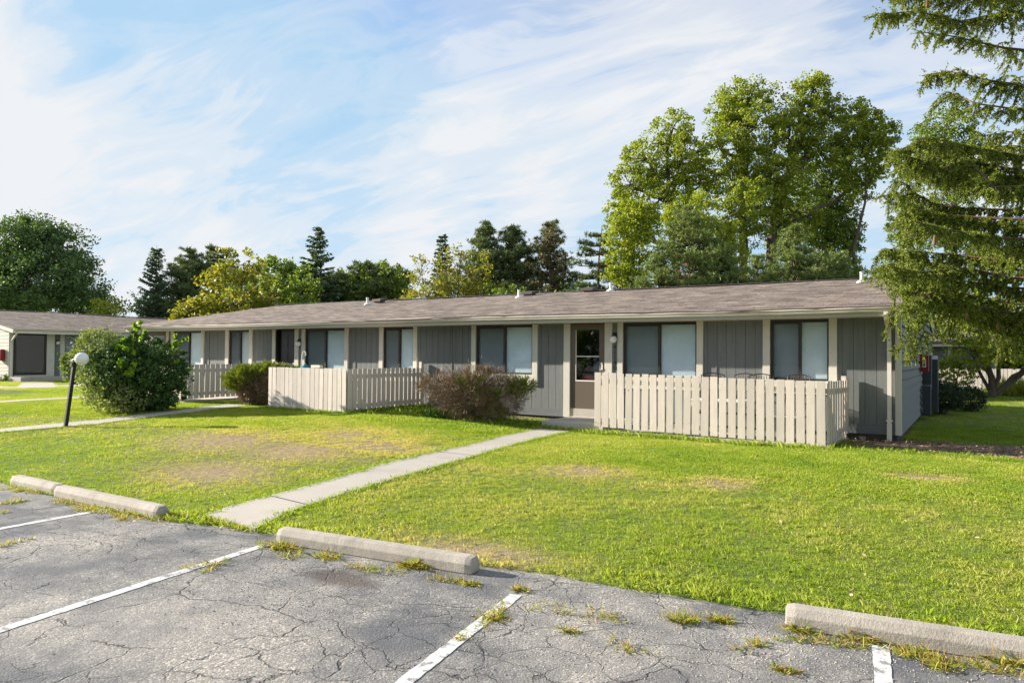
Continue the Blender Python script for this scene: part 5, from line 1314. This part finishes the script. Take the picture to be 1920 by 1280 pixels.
# small arm reaching left at the corner
for pl in ([(1740, 600), (1710, 640), (1690, 655), (1665, 658)], [(1735, 620), (1712, 665), (1700, 682)]):
    sp = [W(px, py, DS - .1) - tp for px, py in pl]; sp = [Vector(q) for q in resample([tuple(q) for q in sp], 9)]
    tb.tube(sp, .006, 4, cap=False)
    for k in range(8):
        TW.append(sp[k]); TD.append(sp[k + 1] - sp[k]); TL.append(.08)
        for q in range(3): TW.append(sp[k]); TD.append(Vector(rg.normal(size=3)) * .7 + (sp[k + 1] - sp[k]).normalized()); TL.append(.10)
TW = np.array([tuple(v) for v in TW]); TD = unit(np.array([tuple(v) for v in TD])); TL = np.array(TL)
NN = 22; n = len(TW)
T = rg.uniform(0, 1, (n, NN, 1)); base_ = TW[:, None] + TD[:, None] * TL[:, None, None] * T
rad_ = rg.normal(size=(n, NN, 3)); rad_ = unit(rad_ - TD[:, None] * np.sum(rad_ * TD[:, None], -1, keepdims=True))
nd = unit(rad_ + TD[:, None] * rg.uniform(.5, 1.3, (n, NN, 1)))
npmesh('crown', strips(base_.reshape(-1, 3), nd.reshape(-1, 3), rg.uniform(.020, .034, (n * NN, 1)), .0095, rg, .6), 5, 'needle_front', fs)
tb.build('trunk', 'bark_pine', fs)
print('front needles', n * NN)
cm = MB()
rg.shuffle(cones)
for c in [Vector(c) for c in cones[:14]]:
    cm.lathe((c.x, c.y, c.z - .07), [(.006, 0), (.019, .02), (.021, .06), (.016, .10), (.005, .13)], 9)
cm.build('cones', 'cone_brown', fs, smooth=True)

# ------------------------------------------------------------------ weeds in the asphalt
def tuft(px, py, size, n, label, seed, mat='weed_leaf', flat=.6):
    p = G(px, py); rg = np.random.default_rng(seed); n = int(n * 1.5); P = np.concatenate([rg.normal(size=(n, 2)) * size * np.array([.30, .16]), np.zeros((n, 1))], 1)
    Dd = np.concatenate([rg.normal(size=(n, 2)) * flat * 1.5 + P[:, :2] * 4, rg.uniform(.2, 1, (n, 1)) * (2.2 - flat * 1.6)], 1); ln_ = rg.uniform(.15, .8, (n, 1)) ** 1.3 * size * .95
    V = strips(P, Dd, ln_, rg.uniform(.003, .008, (n, 1)), rg, .6).reshape(-1, 5, 3); V[:, 3, 2] -= ln_[:, 0] * .25; V[:, 3, 2] = np.maximum(V[:, 3, 2], .004)
    o = npmesh('weed_tuft', V.reshape(-1, 3), 5, mat); o.location = p; tag(o, label, 'weed', 'weeds growing along the wheel stops'); return o
tuft(780, 1062, .22, 420, 'brightest weed tuft before the wheel stop right of the path', 1)
tuft(615, 1045, .20, 130, 'pale thin weed tuft before the wheel stop, left of the brightest tuft', 2)
tuft(528, 1028, .22, 260, 'yellow weed clump at the left end of the wheel stop by the path', 3)
tuft(975, 1106, .14, 90, 'small weed at the upper end of the worn white line', 4)
tuft(925, 1160, .15, 110, 'weed growing across the worn white line', 5)
tuft(1283, 1165, .20, 150, 'thin weed tuft in the gravelly asphalt left of its twin', 6, flat=.4)
tuft(1352, 1164, .15, 180, 'yellow weed tuft right of its thin twin', 7)
tuft(1500, 1182, .17, 170, 'weed at the left end of the rightmost wheel stop', 8)
tuft(1602, 1196, .20, 200, 'spiky weed before the rightmost wheel stop, above the white line', 9)
tuft(1895, 1243, .26, 220, 'tall weed at the right edge before the wheel stop', 10, flat=.5)
tuft(1470, 1258, .13, 110, 'low weed near the bottom edge right of centre', 11)
tuft(1765, 1252, .16, 110, 'sparse weed right of the last white line', 12)
tuft(1068, 1184, .12, 70, 'tiny weed in the middle of the bare asphalt', 13)
tuft(880, 1094, .14, 150, 'yellowish weed below the right end of the wheel stop by the path', 14, flat=.9)
tuft(85, 905, .2, 160, 'weed fringe before the short wheel stop', 15)
# flattened yellow growth along stops and cracks: too many to count
rg = np.random.default_rng(31); Ps = []; Ds = []; Ls = []
lines = [((0, 915), (75, 925), 90, .05), ((100, 938), (290, 975), 260, .05), ((0, 945), (60, 938), 60, .04), ((150, 955), (200, 960), 60, .05), ((210, 962), (240, 975), 40, .04), ((290, 975), (370, 972), 50, .05), ((640, 1060), (760, 1078), 40, .04), ((800, 1085), (880, 1095), 40, .04), ((495, 1020), (560, 1040), 90, .06), ((1000, 1135), (1180, 1165), 50, .05), ((870, 1200), (960, 1130), 50, .03), ((1670, 1215), (1900, 1262), 120, .04), ((1480, 1195), (1640, 1215), 60, .03), ((1390, 1215), (1480, 1200), 30, .04), ((380, 975), (470, 995), 60, .03), ((340, 1068), (400, 1055), 20, .03), ((380, 1075), (430, 1045), 30, .03), ((0, 1025), (60, 1010), 25, .02), ((1140, 1190), (1200, 1230), 20, .05), ((1680, 1225), (1760, 1240), 60, .03), ((0, 962), (20, 958), 12, .03)]
for a, b, n, sp in lines:
    A, B = G(*a), G(*b)
    for k in range(int(n * .5)):
        t = rg.random(); c = A.lerp(B, t) + Vector((rg.normal() * sp, rg.normal() * sp, 0)); c.z = zg(c.x, c.y)
        for q in range(6): Ps.append((c.x + rg.normal() * .02, c.y + rg.normal() * .02, c.z)); Ds.append((rg.normal(), rg.normal(), rg.uniform(.2, 1.2))); Ls.append(rg.uniform(.03, .085))
o = npmesh('weeds', strips(np.array(Ps), np.array(Ds), np.array(Ls), .007, rg, .6), 5, 'weed_leaf'); tag(o, 'flattened yellow weeds and crabgrass along the cracks and stops', 'weeds', kind='stuff')
rg = np.random.default_rng(91); Ps = []; Ds = []
for k in range(420):
    g = G(rg.uniform(0, 1920), rg.uniform(800, 1180)); u, v = uv(g.x, g.y)
    if v < edge_v(u) + .1 or in_path(g.x, g.y, .02) or g.y > 13: continue
    Ps.append((g.x, g.y, g.z + .03)); Ds.append((rg.normal(), rg.normal(), rg.normal() * .25))
o = npmesh('fallen_leaves', strips(np.array(Ps), np.array(Ds), rg.uniform(.02, .055, (len(Ps), 1)), .022, rg, .6), 5, 'litter'); tag(o, 'dry fallen leaves dotted over the lawn', 'leaves', kind='stuff')
# loose gravel on the asphalt and litter in the mulch
def pebbles(name, pts, size, mat, label, seed):
    rg = np.random.default_rng(seed); V = []; n = len(pts); P = np.array(pts); s = size * rg.uniform(.5, 1.5, (n, 1))
    oc = np.array([[1, 0, 0], [0, 1, 0], [-1, 0, 0], [0, -1, 0], [0, 0, .7], [0, 0, -.3]]); fa = [(0, 1, 4), (1, 2, 4), (2, 3, 4), (3, 0, 4)]
    jit = 1 + rg.uniform(-.35, .35, (n, 6, 1))
    Q = P[:, None] + oc[None] * s[:, None] * jit
    for f in fa: V.append(Q[:, f, :])
    V = np.stack(V, 1).reshape(-1, 3); o = npmesh(name, V, 3, mat); tag(o, label, 'gravel', kind='stuff')
pts = []
rg = np.random.default_rng(33)
for (px, py, rx, ry, n) in ((1150, 1200, 300, 60, 700), (690, 1065, 130, 14, 500), (520, 1130, 90, 40, 400), (230, 1010, 90, 20, 260), (1700, 1250, 200, 30, 300), (1000, 1120, 200, 30, 400), (400, 1100, 500, 120, 500), (1500, 1210, 200, 40, 500)):
    for k in range(n):
        x_, y_ = px + rg.normal() * rx, py + rg.normal() * ry * .7
        if y_ < 960: continue
        g = G(x_, y_)
        u, v = uv(g.x, g.y)
        if v < edge_v(u) - .02: pts.append((g.x, g.y, .001))
pebbles('gravel', pts, .0055, 'stop_concrete', 'loose grit scattered over the worn asphalt', 5)
pts = []; Dn = []
for k in range(1400):
    x_ = rg.uniform(-2.1, 4.0); y_ = rg.uniform(14.3, 16.4)
    if x_ < XR and y_ > 15.7: continue
    pts.append((x_, y_, zg(x_, y_) + .055)); Dn.append((rg.normal(), rg.normal(), rg.normal() * .2))
o = npmesh('leaf_litter', strips(np.array(pts), np.array(Dn), rg.uniform(.03, .09, (len(pts), 1)), .02, rg, .6), 5, 'litter'); tag(o, 'dry leaves and wood chips on the mulch by the corner', 'litter', kind='stuff')

# ------------------------------------------------------------------ lawn grass (instanced clumps, one stuff object)
def clump(i, n, h, rad, wdt, lean_):
    rg = np.random.default_rng(200 + i); P = np.concatenate([rg.normal(size=(n, 2)) * rad, -.004 * np.ones((n, 1))], 1)
    Dd = np.concatenate([rg.normal(size=(n, 2)) * lean_, np.ones((n, 1))], 1); V = strips(P, Dd, h * rg.uniform(.5, 1.2, (n, 1)), wdt, rg, .7)
    V = V.reshape(-1, 5, 3); bend = unit(np.concatenate([rg.normal(size=(n, 2)), np.zeros((n, 1))], 1)); V[:, 3] += bend * h * .28; V[:, 3, 2] -= h * .12
    o = npmesh('grass_clump_%d' % i, V.reshape(-1, 3), 5, 'grass_blade'); COL.objects.unlink(o); return o
cc = bpy.data.collections.new('grass_clumps')
for i, (n, h, rad, wd, ln) in enumerate(((26, .045, .035, .0042, .5), (22, .055, .035, .0045, .6), (26, .035, .04, .005, .8), (16, .08, .03, .005, .45), (16, .06, .05, .009, .9), (40, .05, .09, .009, .6), (40, .06, .09, .010, .8))):
    cc.objects.link(clump(i, n, h, rad, wd, ln))
def valn(x, y, s, rg_=np.random.default_rng(77), tab=np.random.default_rng(78).uniform(0, 1, (128, 128))):
    x = x * s + 300; y = y * s + 300; xi = np.floor(x).astype(int); yi = np.floor(y).astype(int); fx = x - xi; fy = y - yi; fx = fx * fx * (3 - 2 * fx); fy = fy * fy * (3 - 2 * fy)
    g = lambda a, b: tab[a % 128, b % 128]
    return (g(xi, yi) * (1 - fx) + g(xi + 1, yi) * fx) * (1 - fy) + (g(xi, yi + 1) * (1 - fx) + g(xi + 1, yi + 1) * fx) * fy
rg = np.random.default_rng(44)
GP = []; GR = []; GS = []; GTt = []; GI = []
def visible(x, y):
    v = Vector((x, y, .2)) - CAM; d = v.dot(CF)
    if d < 3: return None
    px = 960 + FPX * v.dot(CR) / d; return d if -60 < px < 1990 else None
zones = [(-24, 6, 0, 4.2, 330), (-26, 9, 4.2, 9.0, 230), (-40, 14, 9.0, 14, 90), (-60, 26, 9.0, 42, 22)]
for (ua, ub, sa, sb_, dens) in zones:
    n = int((ub - ua) * (sb_ - sa) * dens); U_ = rg.uniform(ua, ub, n); S_ = rg.uniform(sa, sb_, n)
    for u, s in zip(U_, S_):
        v = edge_v(u) + s; x, y = xy(u, v); d = visible(x, y)
        if d is None: continue
        if d > 9 and dens > 300 and rg.random() > (9 / d) ** 1.2: continue
        if XL < x < XR and y > YF - .02 and y < YB + .1: continue
        if y > 9 and in_path(x, y, .01): continue
        if y <= 9 and -14 < x < -4 and in_path(x, y, .02): continue
        if y <= 9 and x <= -14 and in_path(x, y, .01): continue
        if -8.1 < x < -6.4 and 14.1 < y < 15.8: continue
        if (-6.4 < x < -2.15 and y > 14.05 and y < YF) or (-15.4 < x < -12.75 and 12.95 < y < YF) or (-22.6 < x < -19.1 and 12.9 < y < YF): continue
        if x < -39.9 and y > 17: continue
        bedm = any(a < x < b and c < y < e for a, b, c, e in BEDS)
        if bedm and rg.random() < .93: continue
        dr = dryness(x, y)
        if rg.random() < dr * .80: continue
        n1 = float(valn(np.float64(x), np.float64(y), .45)); n2 = float(valn(np.float64(x), np.float64(y), 1.7)); n3 = float(valn(np.float64(x + 50), np.float64(y), 5.0))
        lush = math.exp(-s / .35)
        t = .07 + .32 * n1 + .24 * n2 + .24 * n3 + .7 * dr - .12 * lush
        if y > 15.5 and x > -1: t -= .12
        far = s > 9.0
        sc = rg.uniform(.55, .9) * (.7 + .5 * n2) * (1 - .35 * dr); n4 = float(valn(np.float64(x - 9), np.float64(y + 4), 2.6)); t += .5 * max(0, n4 - .72) * (1 - lush)
        idx = int(rg.choice([0, 1, 2, 3, 4], p=[.32, .26, .25, .09, .08]))
        if s > 4.2: idx = 5 + int(rg.random() < .5)
        if lush > .4 and rg.random() < .6: sc *= 1.35; idx = int(rg.choice([1, 3, 4]))
        if 12.2 < y < 15.7 and -13.2 < x < -8.2: sc *= 1.5; t -= .08
        GP.append((x, y, zg(x, y))); GR.append(rg.uniform(0, 6.28)); GS.append(sc); GTt.append(min(1, max(0, t))); GI.append(idx)
# longer fringe under fences and along the path
def fringe(a, b, n, sp, sc0, t0=.25, idxs=(1, 3, 3)):
    A, B = Vector(a), Vector(b)
    for k in range(n):
        p = A.lerp(B, rg.random()) + Vector((rg.normal() * sp, rg.normal() * sp))
        if in_path(p.x, p.y, -.03): continue
        GP.append((p.x, p.y, zg(p.x, p.y))); GR.append(rg.uniform(0, 6.28)); GS.append(sc0 * rg.uniform(.7, 1.4)); GTt.append(t0 + rg.uniform(-.12, .2)); GI.append(int(rg.choice(idxs)))
fringe((-6.9, 14.0), (-2.1, 13.95), 420, .10, 1.5); fringe((-15.6, 12.8), (-12.6, 12.75), 260, .09, 1.2); fringe((-12.55, 12.9), (-12.5, 15.7), 260, .15, 1.8, .12); fringe((-12.4, 14.2), (-8.3, 14.3), 700, .3, 1.7, .12)
fringe((-8.1, 14.05), (-7.0, 14.0), 90, .06, 1.3); fringe((-2.0, 14.2), (.5, 14.3), 160, .2, 1.1, .2)
for A_, B_ in PATHS[:2]:
    for E_ in (A_, B_):
        for i in range(0, len(E_) - 1):
            for q in range(3 if len(E_) > 200 else 4):
                if rg.random() < .55:
                    p = E_[i] + Vector((rg.normal() * .03, rg.normal() * .03))
                    if uv(p.x, p.y)[1] < edge_v(uv(p.x, p.y)[0]) + .03: continue
                    GP.append((p.x, p.y, zg(p.x, p.y))); GR.append(rg.uniform(0, 6.28)); GS.append(rg.uniform(.8, 1.35)); GTt.append(rg.uniform(.1, .5)); GI.append(int(rg.choice([0, 1, 2, 4])))
print('grass clumps', len(GP))
me = bpy.data.meshes.new('grass'); me.vertices.add(len(GP)); me.vertices.foreach_set('co', np.array(GP, np.float32).ravel())
for nm, ty, arr in (('rz', 'FLOAT', GR), ('sc', 'FLOAT', GS), ('tint', 'FLOAT', GTt), ('vi', 'INT', GI)):
    a = me.attributes.new(nm, ty, 'POINT'); a.data.foreach_set('value', np.array(arr, np.float32 if ty == 'FLOAT' else np.int32))
me.materials.append(MATS['grass_blade'])
go = bpy.data.objects.new('grass', me); COL.objects.link(go); tag(go, 'mown green lawn grass with dry straw patches', 'grass', kind='stuff')
ng = bpy.data.node_groups.new('grass_scatter', 'GeometryNodeTree')
ng.interface.new_socket('Geometry', in_out='INPUT', socket_type='NodeSocketGeometry'); ng.interface.new_socket('Geometry', in_out='OUTPUT', socket_type='NodeSocketGeometry')
gi = ng.nodes.new('NodeGroupInput'); gout = ng.nodes.new('NodeGroupOutput'); ip = ng.nodes.new('GeometryNodeInstanceOnPoints'); ci = ng.nodes.new('GeometryNodeCollectionInfo')
ci.inputs['Collection'].default_value = cc; ci.inputs['Separate Children'].default_value = True; ci.inputs['Reset Children'].default_value = True
def na(nm, ty):
    n = ng.nodes.new('GeometryNodeInputNamedAttribute'); n.data_type = ty; n.inputs['Name'].default_value = nm; return n.outputs[0]
cx = ng.nodes.new('ShaderNodeCombineXYZ'); ng.links.new(na('rz', 'FLOAT'), cx.inputs[2])
ng.links.new(gi.outputs[0], ip.inputs['Points']); ng.links.new(ci.outputs[0], ip.inputs['Instance']); ip.inputs['Pick Instance'].default_value = True
ng.links.new(na('vi', 'INT'), ip.inputs['Instance Index']); ng.links.new(cx.outputs[0], ip.inputs['Rotation']); ng.links.new(na('sc', 'FLOAT'), ip.inputs['Scale'])
ng.links.new(ip.outputs[0], gout.inputs[0])
md = go.modifiers.new('scatter', 'NODES'); md.node_group = ng
# a broad-leaved plant by the soil strip
rg = np.random.default_rng(8); pl = empty('broad_leaf_plant', G(818, 783)); tag(pl, 'low broad-leaved plant at the left foot of the brown shrub', 'plant')
P = rg.normal(size=(40, 3)) * [.12, .12, .0] + [0, 0, .02]; Dd = np.concatenate([rg.normal(size=(40, 2)), rg.uniform(.5, 1.2, (40, 1))], 1); npmesh('leaves', strips(P, Dd, rg.uniform(.15, .3, (40, 1)), .07, rg, .4), 5, 'broad_leaf', pl)

# far wood on the other side of the car park (mirrored by the window panes)
rg = np.random.default_rng(61); P = []
for k in range(46):
    cx_ = -120 + 4.3 * k + rg.normal(); cy_ = -58 + rg.normal() * 3; hh = rg.uniform(7, 12)
    q = rnd_ell(26, rg, .5) * np.array([3.4, 3, hh * .42]) + np.array([cx_, cy_, hh * .52]); P.append((q[:, None] + rg.normal(size=(26, 44, 3)) * .8).reshape(-1, 3))
P = np.concatenate(P); o = npmesh('distant_wood', leaf_quads(P, .6, .8, .3, rg), 4, 'leaf_green'); tag(o, 'far wood across the car park', 'wood', kind='stuff')
# ------------------------------------------------------------------ light and sky
SUN = Vector((-3.9, -1.0, 1.45)).normalized()
EL = math.asin(SUN.z); AZ = math.atan2(SUN.x, SUN.y)
sl_ = bpy.data.lights.new('sun', 'SUN'); sl_.energy = 5.0; sl_.angle = R_(.55); sl_.color = (1, .92, .81)
so = bpy.data.objects.new('sun', sl_); COL.objects.link(so); so.rotation_euler = SUN.to_track_quat('Z', 'Y').to_euler(); so.location = (0, 0, 30)
wd = bpy.data.worlds.new('World'); S.world = wd; wd.use_nodes = True; nt = wd.node_tree
bg = nt.nodes['Background']; bg.inputs[1].default_value = .10
sky = N(nt, 'ShaderNodeTexSky'); sky.sky_type = 'NISHITA'; sky.sun_disc = False; sky.sun_elevation = EL; sky.sun_rotation = AZ % (2 * math.pi)
sky.air_density = 1.0; sky.dust_density = .3; sky.ozone_density = 1.6; sky.altitude = 200
tc = N(nt, 'ShaderNodeTexCoord'); sx = N(nt, 'ShaderNodeSeparateXYZ'); L(nt, tc.outputs['Generated'], sx.inputs[0])
zc = math_(nt, 'MAXIMUM', sx.outputs[2], .0); den = math_(nt, 'ADD', zc, .22)
cxy = N(nt, 'ShaderNodeCombineXYZ'); L(nt, math_(nt, 'DIVIDE', sx.outputs[0], den), cxy.inputs[0]); L(nt, math_(nt, 'DIVIDE', sx.outputs[1], den), cxy.inputs[1])
mp = N(nt, 'ShaderNodeMapping'); L(nt, cxy.outputs[0], mp.inputs[0]); mp.inputs['Rotation'].default_value = (0, 0, R_(-30)); mp.inputs['Scale'].default_value = (.42, .85, 1); mp.inputs['Location'].default_value = (1.3, .4, 0)
n1 = noise(nt, mp.outputs[0], .9, 5, .5, .5); n2 = noise(nt, mp.outputs[0], 3.2, 5, .5, 1.5)
mp2 = N(nt, 'ShaderNodeMapping'); L(nt, cxy.outputs[0], mp2.inputs[0]); mp2.inputs['Rotation'].default_value = (0, 0, R_(12)); mp2.inputs['Scale'].default_value = (1.0, 2.6, 1)
n3 = noise(nt, mp2.outputs[0], 1.9, 8, .6, 1.6)
dens = math_(nt, 'ADD', math_(nt, 'ADD', math_(nt, 'MULTIPLY', n1, .46), math_(nt, 'MULTIPLY', n2, .25)), math_(nt, 'MULTIPLY', n3, .34))
def toward(px, py, lo, hi, amt):
    d = ray(px, py).normalized(); dp = N(nt, 'ShaderNodeVectorMath', operation='DOT_PRODUCT'); L(nt, tc.outputs['Generated'], dp.inputs[0]); dp.inputs[1].default_value = d
    return math_(nt, 'MULTIPLY', ramp(nt, dp.outputs['Value'], [(lo, (0, 0, 0)), (hi, (1, 1, 1))], 'EASE'), amt)
for a_ in ((100, 330, .955, .996, .05), (600, 320, .96, .998, .10), (430, 300, .975, .998, .05), (880, 390, .985, .998, .07), (-250, 560, .90, .98, .08), (1150, 60, .96, .998, .07), (450, 470, .975, .997, -.05), (720, 440, .975, .997, -.05), (450, 90, .96, .998, -.06), (30, 20, .96, .995, -.05)):
    dens = math_(nt, 'ADD', dens, toward(*a_))
sv = Vector((-3.9, -1.0, .55)).normalized(); dp = N(nt, 'ShaderNodeVectorMath', operation='DOT_PRODUCT'); L(nt, tc.outputs['Generated'], dp.inputs[0]); dp.inputs[1].default_value = sv
dens = math_(nt, 'ADD', dens, ramp(nt, dp.outputs['Value'], [(.70, (0, 0, 0)), (.92, (.4,) * 3)], 'EASE'))  # added out-of-view cloud below the sun, whitens the glare the panes reflect
m1 = ramp(nt, dens, [(.42, (.08,) * 3), (.50, (.30,) * 3), (.57, (.66,) * 3), (.66, (.95,) * 3)], 'EASE')
skc = mix(nt, .9, sky.outputs[0], (1.62, 2.62, 3.55), 'DARKEN')
cl = mix(nt, m1, skc, (3.55, 3.6, 3.68))
L(nt, cl, bg.inputs[0])
S.view_settings.view_transform = 'Standard'; S.view_settings.look = 'None'; S.view_settings.exposure = 1.32; S.view_settings.gamma = 1
S.cycles.max_bounces = 7; S.cycles.transparent_max_bounces = 12; S.cycles.diffuse_bounces = 3; S.cycles.glossy_bounces = 3; S.cycles.transmission_bounces = 4
S.cycles.use_denoising = True
